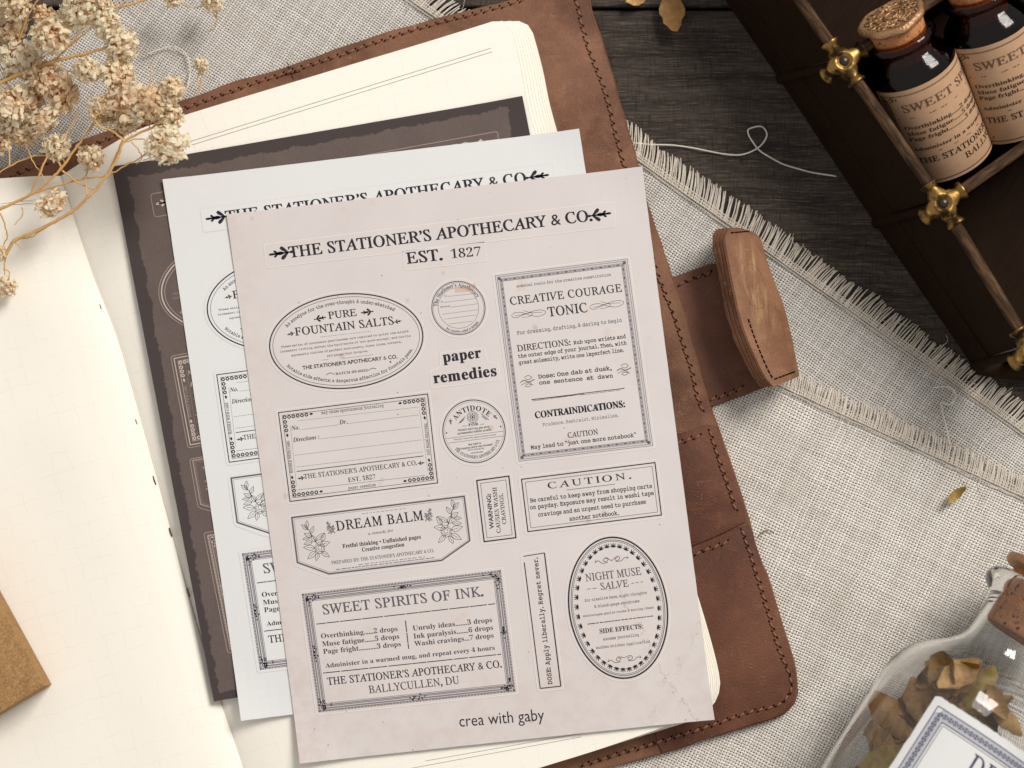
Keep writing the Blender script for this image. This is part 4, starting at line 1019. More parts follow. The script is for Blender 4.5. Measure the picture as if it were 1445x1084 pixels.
# ================================================================== STICKER SHEETS
TONES = ['band', 'ink', 'ink2', 'grey', 'faint', 'stain']
M_STAIN = flat('tan_stain', (206, 178, 164), 0.8)
M_BANDI = flat('pale_band_ink', (164, 157, 158), .8)
MB_PINK = (M_BANDI, M_INK, mat_ink('soft_black_ink', (62, 56, 62), .3), M_INKG, M_INKL, M_STAIN)
MS_WHITE = (M_BANDI, M_INK, M_INK, M_INKG, M_INKL, M_WHITE)
MS_DARK = (M_DARK, M_INKW, M_INKW, M_INKWG, M_INKWG, M_DARK)
STK = build_print()
ZST, TST = 0.024, 0.008
FLAT = {}
def make_sheet(px0, px1, pxb, pxc, z, label, mats, paper, cut, group, curl=(0, 0, 0, 0), protos=None):
    a, b, c = W(*px0, z), W(*px1, z), W(*pxb, z)
    an = (math.atan2(b.y - a.y, b.x - a.x) + math.atan2(c.x - a.x, -(c.y - a.y))) / 2
    t = thing('sticker_sheet', a, label, 'sticker sheet', group, an)
    d = W(*pxc, z) if pxc else b + c - a
    Rb = Matrix.Rotation(-an, 3, 'Z')
    def place(me, src):
        """lay flat sheet coordinates on the four measured corners"""
        n = len(src.vertices); co = np.empty(n * 3); src.vertices.foreach_get('co', co); co = co.reshape(-1, 3)
        u = (co[:, 0] / SW)[:, None]; w = (-co[:, 1] / SH)[:, None]; A_, B_, C_, D_ = (np.array(q) for q in (a, b, c, d))
        P = (1 - u) * (1 - w) * A_ + u * (1 - w) * B_ + (1 - u) * w * C_ + u * w * D_ - A_; P = P @ np.array(Rb).T; P[:, 2] = co[:, 2]
        for (cx_, cy_), lift in zip(((0, 0), (SW, 0), (0, -SH), (SW, -SH)), curl):
            dd = np.abs(co[:, 0] - cx_) + np.abs(co[:, 1] - cy_); P[:, 2] += lift * np.clip((2.3 - dd) / 2.3, 0, 1) ** 1.8
        me.vertices.foreach_set('co', P.ravel()); me.update()
    made = []
    if protos is None:
        nx_, ny_ = 44, 58; gx = [SW * i / nx_ for i in range(nx_ + 1)]; gy = [-SH * j / ny_ for j in range(ny_ + 1)]
        jit = lambda x, y: (x + (.007 * nz(x, y, 2.2) if x in (0, SW) else 0), y + (.007 * nz(x, y, 2.2, 7) if y in (0, -SH) else 0))
        mb = MB(); mb.grid([[(*jit(x, y), ZST) for x in gx] for y in gy[::-1]])
        low_ = len(mb.v); mb.grid([[(*jit(x, y), 0) for x in gx[::-1]] for y in gy[::-1]])
        ring_ = [(x, 0) for x in gx] + [(SW, y) for y in gy[1:]] + [(x, -SH) for x in gx[::-1][1:]] + [(0, y) for y in gy[::-1][1:-1]]
        o_ = len(mb.v); q_n = len(ring_); mb.v += [(*jit(x, y), ZST) for x, y in ring_] + [(*jit(x, y), 0) for x, y in ring_]; mb.f += [(o_ + i, o_ + q_n + i, o_ + q_n + (i + 1) % q_n, o_ + (i + 1) % q_n) for i in range(q_n)]
        made.append(('backing_paper', obj('backing_paper', mb, paper, t, local=True), None, None))
        # the maker's name printed on the backing
        I = Ink(ZST + .003).crop(0, 0, 1); I.text('crea with gaby', (648.5, 1026.5), (768.5, 1016.5), 15.5, 'sans'); made.append(('printed_words', obj('printed_words', I.m['ink'], mats[1], t, local=True), None, None))
        for nm, outl_, I in STK:
            mb = MB(); P = [(p.x, p.y) for p in round_poly(outl_)]; mb.slab(P, ZST - .004, ZST + TST, .004); so = obj('sticker', mb, paper, t, local=True)
            so['label'] = nm
            # kiss-cut outline, light on its bevel painted in as paler colour
            R_ = Ink(ZST + TST + .0015); R_.poly([Vector(p) for p in P], 1.25, 'ink', True, True); so2 = obj('cut_glint', R_.m['ink'], cut, so, local=True)
            pm = MB(); mi = []
            for ti, tn in enumerate(TONES):
                if tn in I.m:
                    m_ = I.m[tn]; dz = ZST + TST + (.0022 if tn == 'band' else .0045 - ti * .0004)
                    pm.add([(v[0], v[1], dz + v[2]) for v in m_.v], m_.f); mi += [ti] * len(m_.f)
            po = obj('lettering', pm, mats[0], so, local=True)
            for ti in range(1, 6): po.data.materials.append(mats[ti].mat)
            po.data.polygons.foreach_set('material_index', mi)
            made.append(('sticker', so, so2, po))
        for q in made:
            for ob in q[1:]:
                if ob is not None: ob['flat'] = 0; FLAT[ob.data.name] = ob.data.copy(); place(ob.data, FLAT[ob.data.name]); del ob['flat']
    else:
        for nm, o, o2, o3 in protos:
            c1 = o.copy(); c1.data = o.data.copy(); place(c1.data, FLAT[o.data.name]); COL.objects.link(c1); c1.parent = t; c1.matrix_parent_inverse = Matrix(); made.append((nm, c1, None, None))
            def setm(ob, ms):
                for i, m_ in enumerate(ms):
                    if i < len(ob.material_slots): ob.material_slots[i].link = 'OBJECT'; ob.material_slots[i].material = m_.mat
            setm(c1, (mats[1],) if nm == 'printed_words' else (paper,))
            if o2 is not None:
                c2 = o2.copy(); c2.data = o2.data.copy(); place(c2.data, FLAT[o2.data.name]); COL.objects.link(c2); c2.parent = c1; setm(c2, (cut,)); c3 = o3.copy(); c3.data = o3.data.copy(); place(c3.data, FLAT[o3.data.name]); COL.objects.link(c3); c3.parent = c1; setm(c3, mats)
    return t, made
GS = 'sheets of apothecary label stickers fanned on the notebook'
Z3, Z2, Z1 = 1.56, 1.51, 1.46
top_s, protos = make_sheet((320, 303), (906, 236), (424, 1077), (1007, 1015), Z3, 'aged pinkish paper sticker sheet with black vintage labels, topmost of the fanned sheets', MB_PINK, M_OLD, M_CUTLIT, GS, (.05, .14, .26, .42))
make_sheet((230, 254), (817, 183), (341, 1017), None, Z2, 'plain white sticker sheet, middle one between the pinkish and the dark sheet', MS_WHITE, M_WHITE, M_CUTLIT, GS, (.12, .16, .22, 0), protos=protos)
make_sheet((158, 236), (737, 136.5), (302, 990), None, Z1, 'dark brown sticker sheet with pale printing, lowest of the three sheets', MS_DARK, M_DARK, M_CUTLITD, GS, (.10, .12, .03, 0), protos=protos)
for m_ in FLAT.values(): bpy.data.meshes.remove(m_)

# ================================================================== WOODEN TRAY with brass corners
ZT = 5.0
tray = thing('wooden_tray', W(1330, 300, 0), 'dark wooden compartment tray with round top rails and brass corner brackets holding amber bottles', 'tray')
pj = [(1050, -112), (1190, 88), (1330, 288), (1456, 494)]
J = [W(x, y, ZT) for x, y in pj]
e1 = (J[2] - J[1]).normalized(); e2 = Vector((-e1.y, e1.x, 0)); e2 = W(1445, 205, ZT) - W(1352, 270, ZT); e2.normalize()
CELL = 7.2
# base line of the outer wall on the table
B = [W(951, -112, 0.02), W(1103, 110, 0.02), W(1238, 314, 0.02), W(1376, 515, 0.02)]
up = Vector((0, 0, 1))
def board(mb, a, b, c, d, th):
    """a plank a-b (bottom) to d-c (top) given thickness vector"""
    mb.add([a, b, c, d, a + th, b + th, c + th, d + th], [(0, 1, 2, 3), (7, 6, 5, 4), (0, 4, 5, 1), (1, 5, 6, 2), (2, 6, 7, 3), (3, 7, 4, 0)])
for i in range(3):
    g = (J[i + 1] - J[i]).normalized()
    mb = MB(); a, b, c, d = B[i] + g * .12, B[i + 1] - g * .12, J[i + 1] - g * .25 - up * .2, J[i] + g * .25 - up * .2
    lo = .30
    board(mb, a.lerp(d, lo), b.lerp(c, lo), c, d, e2 * .28); obj('side_panel', mb, M_TRAY, tray)
    mb = MB(); a2, b2 = B[i], B[i + 1]
    board(mb, a2 - e2 * .10, b2 - e2 * .10, b.lerp(c, lo + .02) - e2 * .06, a.lerp(d, lo + .02) - e2 * .06, e2 * .45); obj('base_moulding', mb, M_TRAY, tray)
    rail = catmull([J[i] + g * .35, J[i].lerp(J[i + 1], .3) + up * .02, J[i].lerp(J[i + 1], .7) - up * .01, J[i + 1] - g * .35], 8); mb = MB(); mb.tube(rail, .20, 12); obj('top_rail', mb, M_RAIL, tray, R(50))
for i in range(4):
    mb = MB(); d = (J[i] - B[i]); mb.tube([B[i] - e2 * .05, B[i] + d * .5 - e2 * .03, J[i] - up * .15], [.2, .16, .16], 10); obj('corner_post', mb, M_TRAY, tray, R(50))
# dividers with their rails
for i in range(4):
    a, b = J[i], J[i] + e2 * CELL * 2; mb = MB(); mb.tube([a + e2 * .35, a.lerp(b, .3), a.lerp(b, .7), b], .2, 12); obj('divider_rail', mb, M_RAIL2, tray, R(50))
    mb = MB(); lo_ = Vector((a.x, a.y, .3)); lb = Vector((b.x, b.y, .3)); board(mb, lo_ - e1 * .12, lb - e1 * .12, b - e1 * .12 - up * .15, a - e1 * .12 - up * .15, e1 * .24); obj('divider_board', mb, M_TRAY, tray)
mb = MB(); a, b = J[0] + e2 * CELL * 2, J[3] + e2 * CELL * 2; a = Vector((a.x, a.y, .02)); b = Vector((b.x, b.y, .02)); board(mb, a, b, b + up * 4.8, a + up * 4.8, e2 * .3); obj('far_panel', mb, M_TRAY, tray)
mb = MB(); board(mb, Vector((B[0].x, B[0].y, .25)), Vector((B[3].x, B[3].y, .25)), Vector((b.x, b.y, .25)), Vector((a.x, a.y, .25)), up * .2); obj('floor_board', mb, M_TRAY, tray)
f0 = W(1378, 517, .5); mb = MB(); mb.tube([f0, f0.lerp(W(1420, 522, .5), .5) + up * .03, W(1420, 522, .5), W(1475, 527, .5)], [.30, .33, .33, .33], 12); obj('foot_rail', mb, M_TRAY, tray, R(50))
def bracket_mesh(seed):
    """four armed saddle of cast brass with a hollow centre; arms along local x and y"""
    mb = MB(); n, m = 72, 16; rows = []
    for j in range(m + 1):
        row = []; u = j / m
        for i in range(n):
            t = 2 * math.pi * i / n; c4 = abs(math.cos(2 * t)); lobe = c4 ** 1.6
            Rm = 0.46 + 0.22 * c4 ** 1.1; r = Rm * u; x, y = r * math.cos(t), r * math.sin(t)
            ax = min(abs(x), abs(y)); arm = .22 * math.sqrt(max(0.0, 1 - (ax / .26) ** 2)); hub = .31 * math.sqrt(max(0.0, 1 - (r / .60) ** 2))
            z = (arm ** 4 + hub ** 4) ** .25
            if r < .30: z -= .15 * math.cos(r / .30 * math.pi / 2)
            if j == m: z -= .10
            row.append((x, y, z))
        rows.append(row + [row[0]])
    rows.append([(x * .99, y * .99, -.18) for x, y, z in rows[-1]])
    return mb.grid(rows)
proto_b = None
for i in range(1, 4):
    mw = Matrix((e1.resized(3), e2.resized(3), up.resized(3))).transposed() if False else Matrix(((e1.x, e2.x, 0), (e1.y, e2.y, 0), (0, 0, 1)))
    mb = bracket_mesh(i); mb.v = [tuple(J[i] + mw @ Vector(v) * (1.0)) for v in mb.v]; bo = obj('brass_bracket', mb, M_BRASS, tray, R(60))
    k_ = MB(); k_.lathe(J[i] + up * .14, up, [(.19, 0), (.185, .06), (.15, .12), (.09, .155), (.001, .17)], 20); obj('nail_head', k_, flat('dark_nail', (70, 62, 56), .35, .5, .8), bo, True)
    for dv in (-e1, e1, e2, -e2 - up * .9):
        dv = dv.normalized(); s_ = MB(); s_.lathe(J[i] + dv * .42 + up * (-.04 if dv.z > -.1 else .04), dv, [(.23, 0), (.215, .10), (.225, .20), (.27, .28), (.33, .36), (.335, .42), (.31, .45), (.22, .45)], 20); obj('socket', s_, M_BRASS, bo, R(60))

# ================================================================== AMBER BOTTLES
def thin_glass(name, tint, rim, base=0.035):
    m = Mat(name); nt = m.nt; out = nt.nodes['Material Output']
    tr = nt.nodes.new('ShaderNodeBsdfTransparent'); gs = nt.nodes.new('ShaderNodeBsdfGlossy'); gs.inputs['Roughness'].default_value = 0.09
    lw = nt.nodes.new('ShaderNodeLayerWeight'); lw.inputs['Blend'].default_value = 0.5
    f = S(nt, lw.outputs['Facing'])
    c = m.mix(f ** 3.2, tint, rim); nt.links.new(c, tr.inputs['Color'])
    mx = nt.nodes.new('ShaderNodeMixShader'); k = (f ** 4) * 0.9 + base; nt.links.new(k.k, mx.inputs[0]); nt.links.new(tr.outputs[0], mx.inputs[1]); nt.links.new(gs.outputs[0], mx.inputs[2]); nt.links.new(mx.outputs[0], out.inputs['Surface'])
    b = nt.nodes.new('ShaderNodeBump'); b.inputs['Strength'].default_value = 0.07; b.inputs['Distance'].default_value = .05; w = m.noise(m.coord(), 1.1, 2); nt.links.new(w.k, b.inputs['Height']); nt.links.new(b.outputs[0], gs.inputs['Normal'])
    return m
M_AMBER = thin_glass('amber_glass', (0.46, 0.28, 0.13, 1), (0.16, 0.08, 0.03, 1)); M_CLEAR = thin_glass('clear_glass', (0.985, 0.99, 0.985, 1), (0.40, 0.41, 0.39, 1), 0.075)
M_JAR = Mat('jar_glass', 0.0, 0.5); M_JAR.b.inputs['Transmission Weight'].default_value = 1.0; M_JAR.b.inputs['IOR'].default_value = 1.46; M_JAR.color((0.985, 0.99, 0.985, 1)); JFLIP = False
M_TAN = Mat('tan_label_paper', 0.7, 0.2); _n = M_TAN.noise(M_TAN.coord(), 3, 5); M_TAN.color(M_TAN.mix(_n, lin(176, 138, 106), lin(198, 162, 130)))
M_TINK = mat_ink('label_ink', (52, 36, 30), .15); M_TINK2 = mat_ink('label_grey_ink', (104, 76, 60), .1)
SWI = Ink().crop(410, 800, 4.379); sweet(SWI); q_ = [SWI.P(p) for p in ((70, 183), (1300, 33), (1390, 775), (172, 908))]
lx0, ly0, lx1, ly1 = min(p.x for p in q_), max(p.y for p in q_), max(p.x for p in q_), min(p.y for p in q_)
def bottle(pb, pt, zb, zt, label, phi0=-61, spin=0.0):
    base, tip = W(*pb, zb), W(*pt, zt); a = (tip - base); H = a.length; a.normalize()
    v = (CPOS - base).normalized(); f = (v - a * a.dot(v)).normalized(); rg = a.cross(f); rr = 1.56
    t = thing('amber_bottle', base, label, 'bottle', 'amber apothecary bottles standing in the tray')
    prof = [(0.001, 0), (1.35, 0), (1.5, .08), (rr, .22), (rr, 4.05), (1.5, 4.32), (1.3, 4.58), (1.12, 4.78), (1.05, 4.92), (1.05, 5.08), (1.12, 5.14), (1.26, 5.2), (1.29, 5.32), (1.26, 5.46), (1.16, 5.52), (.98, 5.50)]
    mb = MB(); mb.lathe(base, a, prof, 56); obj('glass_body', mb, M_AMBER, t, True)
    mb = MB(); mb.lathe(base, a, [(.001, .2), (1.4, .22), (1.44, .5), (1.44, 4.0), (1.3, 4.35), (.98, 4.75), (.95, 5.4)], 48); obj('inner_wall', mb, M_AMBER, t, True)
    mb = MB(); mb.lathe(base, a, [(.001, .25), (1.38, .27), (1.40, 3.1), (1.2, 3.2), (.001, 3.3)], 32); obj('contents', mb, flat('brown_powder', (58, 34, 20), .9), t, True)
    mb = MB(); mb.lathe(base, a, [(.9, 4.6), (.97, 5.5), (1.0, H - .35), (.96, H - .28), (.001, H - .27)], 36); obj('cork', mb, M_CORK, t, True)
    mb = MB(); rnd = random.Random(int(pb[0])); n = 48; rows = []
    for r_, h_ in ((.96, -.30), (1.13, -.27), (1.20, -.18), (1.19, -.08), (1.10, 0.0), (1.03, .01), (.98, -.03), (.92, -.04), (.6, -.03), (.3, -.02), (.001, -.02)):
        rows.append([base + a * (H + h_) + (f * math.cos(2 * math.pi * k / n) + rg * math.sin(2 * math.pi * k / n)) * r_ * (1 + (.05 * math.sin(3 * 2 * math.pi * k / n + 1) + .03 * math.sin(7 * 2 * math.pi * k / n)) * (r_ > .95)) for k in range(n + 1)])
    so = obj('wax_seal', mb.grid(rows), M_BRONZE, t, R(60))
    rl = MB(); E = lambda r_, th: base + a * (H - .005) + (f * math.cos(th) + rg * math.sin(th)) * r_
    for k in range(5):                       # scrolls pressed into the seal
        t0 = k * 1.2566; rl.tube([E(.30 + .13 * (u / 9) * 4, t0 + .9 * math.sin(u * .7)) for u in range(10)], .038, 6); rl.tube([E(.62 + .17 * math.cos(u * .7), t0 + .6 + .26 * math.sin(u * .7)) for u in range(10)], .032, 6)
    for k in range(11):
        t0 = k * .571; rl.tube([E(.82 + .13 * math.cos(u * .8), t0 + .16 * math.sin(u * .8)) for u in range(8)], .03, 6)
    rl.tube([E(.22, 2 * math.pi * u / 16) for u in range(17)], .05, 6); obj('seal_relief', rl, M_BRONZE, so, True)
    # label wrapped round the glass
    lw_, lh = (lx1 - lx0) * 1.16, (ly0 - ly1) * .86; h1 = 4.0
    def C(x, y, lift): ph = R(phi0) + (x - lx0) * 1.16 / rr; return base + a * (h1 + (y - ly0) * .86) + (f * math.cos(ph) + rg * math.sin(ph)) * (rr + lift)
    rows = [[C(lx0 - .12 + (lx1 - lx0 + .24) * i / 40, ly0 + .12 - (ly0 - ly1 + .24) * j / 6, .012) for i in range(41)] for j in range(7)]
    lo = obj('paper_label', MB().grid(rows), M_TAN, t, True)
    # unskew the print: sheet pixels are already in straight sheet space
    pm = MB(); mi = []
    for ti, tn in enumerate(TONES):
        if tn in SWI.m:
            m_ = SWI.m[tn]; vs = [C(v_[0], v_[1], .022 + v_[2] * 4) for v_ in m_.v]; pm.add(vs, m_.f); mi += [0 if tn in ('ink', 'ink2') else 1] * len(m_.f)
    po = obj('lettering', pm, M_TINK, lo); po.data.materials.append(M_TINK2.mat); po.data.polygons.foreach_set('material_index', mi)
    return t
bottle((1343, 230), (1257, 22), 1.9, 5.3, 'amber glass bottle with bronze wax seal and SWEET SPIRITS label, beside the tray rail')
bottle((1440, 178), (1366, -44), 1.9, 5.3, 'amber glass bottle behind the wax sealed one, its cork cut off by the frame')
bottle((1262, 40 - 150), (1150, -60 - 160), 1.5, 4.6, 'dark amber bottle in the next cell of the tray at the top edge') if False else None

# ================================================================== GLASS JAR lying on the cloth
KJ = (DIST - 1.9) / FPX; OJ = W(1413, 930.6, 3.42); AJ = Vector((.55, .835, 0)).normalized()
jar = thing('glass_jar', Vector((W(1330, 1060, 0).x, W(1330, 1060, 0).y, .25)), 'clear glass jar of dried leaves lying on linen, corked, with a bordered paper label', 'jar')
P_ = lambda l: [(r * KJ, h * KJ) for r, h in l]
outer = P_([(0.04, -398), (112, -398), (124, -393), (130, -380), (130, -95), (128.5, -80), (123, -63), (112, -45), (96, -29), (80, -16), (69, -4), (63, 8), (61, 22), (60, 55), (62, 70), (70, 77), (79, 84), (82, 93), (80, 103), (72, 109), (60, 110)])
innr = P_([(60, 110), (53, 104), (52, 60), (53, 22), (56, 6), (63, -8), (75, -22), (90, -36), (106, -52), (117, -70), (122.5, -86), (124, -98), (124, -378), (116, -389), (0.04, -390)])
mb = MB(); mb.lathe(OJ, AJ, outer[::-1] + innr[::-1] if False else outer + innr[1:], 128); jb = obj('glass_body', mb, M_JAR, jar, True); jb.data.flip_normals() if JFLIP else None
mb = MB(); mb.lathe(OJ, AJ, P_([(.04, 38), (46, 38), (49, 42), (53, 118), (54, 122), (50, 124), (.04, 124)]), 48); obj('cork', mb, M_CORK, jar, R(50))
mb = MB(); mb.lathe(OJ, AJ, P_([(50, 119), (66, 121), (71, 126), (70, 134), (60, 138), (40, 134), (.04, 134)]), 48); mb.v = [tuple(Vector(v) + Vector((nz(v[0], v[1], 1.5), nz(v[1], v[2], 1.5), nz(v[0], v[2], 1.5))) * .06) for v in mb.v]; obj('wax_seal', mb, M_BRONZE, jar, True)
fj = Vector((0, 0, 1)); rj = AJ.cross(fj)
RJ = 130 * KJ
def CJ(x, y, lift):
    """label space: x px to the right of the left edge, y px down from its upper edge"""
    ph = R(-30) + x / 130 * 1.0; return OJ + AJ * ((-101 - y) * KJ) + (fj * math.cos(ph) + rj * math.sin(ph)) * (RJ + lift)
rnd = random.Random(4)
rows = [[CJ(-2 + 262 * i / 60 , (-3 + 1.6 * nz(i, 0, .7)) if j == 0 else j * 255 / 20, .03) + Vector((0, 0, 0)) for i in range(61)] for j in range(21)]
for r_ in range(21): rows[r_][0] = CJ(-2 + 1.6 * nz(r_, 3, .9), r_ * 255 / 20, .03)
low = [[p - (p - (OJ + AJ * AJ.dot(p - OJ))).normalized() * .028 for p in r_] for r_ in rows]
mb = MB().grid(rows); mb.grid([rows[0], low[0]]); mb.grid([[r_[0] for r_ in rows], [r_[0] for r_ in low]])
lab = obj('paper_label', mb, M_WHITE, jar, R(40))
JI = MB(); JG = MB()
def jl(mb, a, b, w):
    n_ = max(1, int((Vector(b) - Vector(a)).length / 8)); a, b = Vector(a), Vector(b); u = (b - a).normalized(); nn = Vector((-u.y, u.x)) * w / 2
    for k in range(n_):
        p, q = a.lerp(b, k / n_), a.lerp(b, (k + 1) / n_); mb.add([CJ(*(p - nn), .036), CJ(*(q - nn), .036), CJ(*(q + nn), .036), CJ(*(p + nn), .036)], [(0, 1, 2, 3)])
def jrect(mb, d, w): jl(mb, (d, d), (258 - d, d), w); jl(mb, (d, d), (d, 255), w); jl(mb, (258 - d, d), (258 - d, 255), w)
M_BAND = flat('grey_blue_band_ink', (184, 184, 192), .7); M_NAVY = flat('navy_ink', (70, 70, 88), .6)
bd = MB(); jrect(bd, 17, 14); obj('border_band', bd, M_BAND, lab)
jrect(JI, 9, 1.4); jrect(JI, 25, 1.4); jrect(JI, 28.5, .8)
for side in range(2):
    for k in range(30):
        c0 = (17, 17 + 8 * k + 4) if side else (17 + 8 * k + 4, 17)
        pts = [Vector(c0) + Vector((4.6 * math.cos(t), 3.2 * math.sin(2 * t))) if not side else Vector(c0) + Vector((3.2 * math.sin(2 * t), 4.6 * math.cos(t))) for t in [2 * math.pi * q / 12 for q in range(13)]]
        for a, b in zip(pts, pts[1:]):
            u = (b - a).normalized(); nn = Vector((-u.y, u.x)) * .55; JI.add([CJ(*(a - nn), .039), CJ(*(b - nn), .039), CJ(*(b + nn), .039), CJ(*(a + nn), .039)], [(0, 1, 2, 3)])
obj('border_knots', JI, M_NAVY, lab)
co, fs, w_ = glyphs('DREAM', 'rom', .01, 1.05); hh = 25 / .66; wd = 118
obj('lettering', MB().add([CJ(84 + c[0] / w_ * wd, 62 - c[1] * hh, .037) for c in co], fs), M_NAVY, lab)
# dried leaves inside
def leaf_mesh(seed, ln=1.5, wd=.8):
    r_ = random.Random(seed); rows = []; cu, tw = r_.uniform(.4, 1.3), r_.uniform(-.9, .9)
    for i in range(9):
        t = i / 8; w = wd * .5 * math.sin(math.pi * min(1, t * .93 + .04)) ** .8 + .01; row = []
        for j in range(5):
            s_ = (j / 4 - .5) * 2; x = (t - .5) * ln; y = w * s_ * (1 + .15 * r_.uniform(-1, 1)); z = cu * ((t - .5) ** 2) * 1.3 + .5 * w * s_ * s_ * 1.3 - tw * s_ * (t - .5) * .5 + r_.uniform(-.03, .03)
            row.append((x, y, z))
        rows.append(row)
    rows2 = [[(x, y, z - .02) for x, y, z in q] for q in rows]
    mb = MB().grid(rows); mb.grid(rows2); return mb
M_LEAFB = mat_leaf(); M_LEAFY = mat_leaf('yellowed_leaf', (146, 122, 60), (190, 164, 98)); M_LEAFT = mat_leaf('tan_leaf', (160, 120, 70), (214, 176, 118))
lp = []
for k in range(7): o = obj('dried_leaf', leaf_mesh(40 + k, 1.5 + .12 * k, .95 + .05 * (k % 3)), (M_LEAFB, M_LEAFT, M_LEAFB, M_LEAFY, M_LEAFT, M_LEAFB, M_LEAFT)[k], None, True, local=True); lp.append(o)
rnd = random.Random(12); cnt = 0; fixed = [(1318, 915, 4.3), (1338, 938, 4.8), (1375, 922, 4.5), (1400, 940, 4.9), (1352, 960, 5.0), (1420, 965, 5.3), (1435, 935, 4.2), (1385, 985, 5.2), (1300, 950, 3.6), (1290, 1000, 3.2), (1270, 1030, 3.2), (1250, 1062, 3.4), (1435, 1000, 5.4)]
for k in range(84):
    o = lp[k] if k < 7 else lp[k % 7].copy()
    if k >= 7: COL.objects.link(o)
    if k < len(fixed): p = W(*fixed[k])
    else:
        h = rnd.uniform(-375, -62) * KJ; r_ = 2.35 * math.sqrt(rnd.random()); th = rnd.uniform(0, 6.28); p = OJ + AJ * h + fj * r_ * math.cos(th) + rj * r_ * math.sin(th)
        if p.z > 4.6: p.z -= 1.4
    # keep inside the glass
    hh_ = min(AJ.dot(p - OJ), -62 * KJ); d = p - (OJ + AJ * AJ.dot(p - OJ)); ax = OJ + AJ * hh_; mx_ = 2.1 if hh_ < -100 * KJ else 1.95
    p = ax + d * min(1, mx_ / max(d.length, 1e-6))
    o.location = p; o.rotation_euler = (rnd.uniform(-.7, .7) + (3.1 if k % 3 == 0 else 0), rnd.uniform(-.7, .7), rnd.uniform(0, 6.28)); s_ = rnd.uniform(.6, 1.1); o.scale = (s_, s_, s_)
    tag(o, ('brown', 'tan', 'brown', 'yellowish', 'tan', 'brown', 'tan')[k % 7] + ' curled dried leaf inside the clear glass jar', 'leaf', 'dried leaves inside the jar')

# loose leaves
def loose_leaf(px, py, z, rot, ln, wd, mat, label, seed, tilt=(0, 0)):
    o = obj('fallen_leaf', leaf_mesh(seed, ln, wd), mat, None, True, local=True); o.location = W(px, py, z); o.rotation_euler = (tilt[0], tilt[1], rot); tag(o, label, 'leaf')
loose_leaf(1348, 699, .42, R(42), .85, .30, M_LEAFY, 'small crescent of yellow leaf on the linen above the glass jar', 5)
loose_leaf(951, 18, .35, R(-82), 1.5, .85, M_LEAFT, 'tan dried leaf on the dark planks at the top edge, pointing downwards', 6, (.3, 0))
loose_leaf(898, 0, .3, R(20), .8, .45, M_LEAFT, 'small dried leaf scrap cut off by top edge beside the cover corner', 7)
strand('plant_fibre', [(1070, 757), (1076, 751), (1084, 748), (1091, 751)], .36, .02, 'short dark plant fibre on the linen right of the pocket seam', 'fibre')
bpy.data.objects['plant_fibre'].data.materials[0] = flat('fibre_brown', (140, 112, 76), .9).mat

# ================================================================== KRAFT BLOCK at the left edge
A = W(62, 968, 3.0); u1 = (W(0, 855, 3.0) - A); u2 = (W(0, 1005, 3.0) - A); u1 *= 2.4; u2 *= 3.2
mb = MB(); C4 = [A, A + u1, A + u1 + u2, A + u2]; mb.slab([(p.x, p.y) for p in C4], 1.5, 3.0, .02)
o = obj('kraft_block', mb, M_KRAFT, None, R(40), origin=(A.x, A.y, 1.5)); tag(o, 'speckled brown kraft block resting on the left page at the photo edge', 'block')

# ================================================================== DRIED FLOWERS
M_STEM = Mat('dried_stem', .6, .3); _n = M_STEM.noise(M_STEM.coord(), 2.5, 4); M_STEM.color(M_STEM.mix(_n, lin(184, 134, 74), lin(232, 192, 128)))
M_PETAL = mat_petal()
def blossom_mesh(seed, npet=260):
    """a crumpled double flower head: many small ruffled petals standing round a tan heart"""
    r_ = random.Random(seed); mb = MB(); tone = []
    lob = [Vector((r_.uniform(-1, 1), r_.uniform(-1, 1), r_.uniform(-.2, 1))).normalized() for _ in range(5)]
    for k in range(npet):
        z = 1 - 1.8 * (k + .5) / npet; ph = k * 2.39996 + r_.uniform(-.4, .4); rad = math.sqrt(max(0, 1 - z * z))
        d = Vector((rad * math.cos(ph), rad * math.sin(ph), z)); d = (d + Vector((r_.uniform(-.2, .2), r_.uniform(-.2, .2), r_.uniform(-.2, .2)))).normalized()
        R0 = r_.uniform(.50, 1.05) * (0.78 + .24 * max(d.dot(l) for l in lob)); tilt = r_.uniform(.3, 1.45)
        s_ = d.cross(Vector((r_.uniform(-1, 1), r_.uniform(-1, 1), r_.uniform(-1, 1)))).normalized(); t_ = d.cross(s_)
        g = (t_ * math.cos(tilt) + d * math.sin(tilt)).normalized(); n_ = g.cross(s_); Ln, w = r_.uniform(.22, .42), r_.uniform(.07, .15); fr, fp = r_.uniform(3, 6), r_.uniform(0, 6); vs = []; base = d * R0 - g * Ln * .6
        for i in range(4):
            t = i / 3; ww = w * (.45, 1.0, 1.2, .85)[i]
            for j in range(5):
                u = (j - 2) / 2; ruf = .05 * math.sin(fr * u * 2 + fp) * (t + .2) + r_.uniform(-.035, .035)
                vs.append(base + g * (Ln * t * (1 - .12 * abs(u) + .16 * math.sin(fp + u * 6) * t)) + s_ * (ww * u) + n_ * (ruf + .08 * t * t))
                tone.append(max(0, min(1, .12 + .95 * (R0 - .38) / .6 + .25 * t + r_.uniform(-.1, .1))))
        mb.add(vs, [(i * 5 + j, i * 5 + j + 1, i * 5 + j + 6, i * 5 + j + 5) for i in range(3) for j in range(4)])
    n0 = len(mb.v); mb.lathe((0, 0, -.1), (0, 0, 1), [(.001, -.75), (.16, -.65), (.3, -.4), (.4, 0), (.3, .35), (.001, .45)], 8); tone += [.15] * (len(mb.v) - n0)
    return mb, tone
sprigs = []
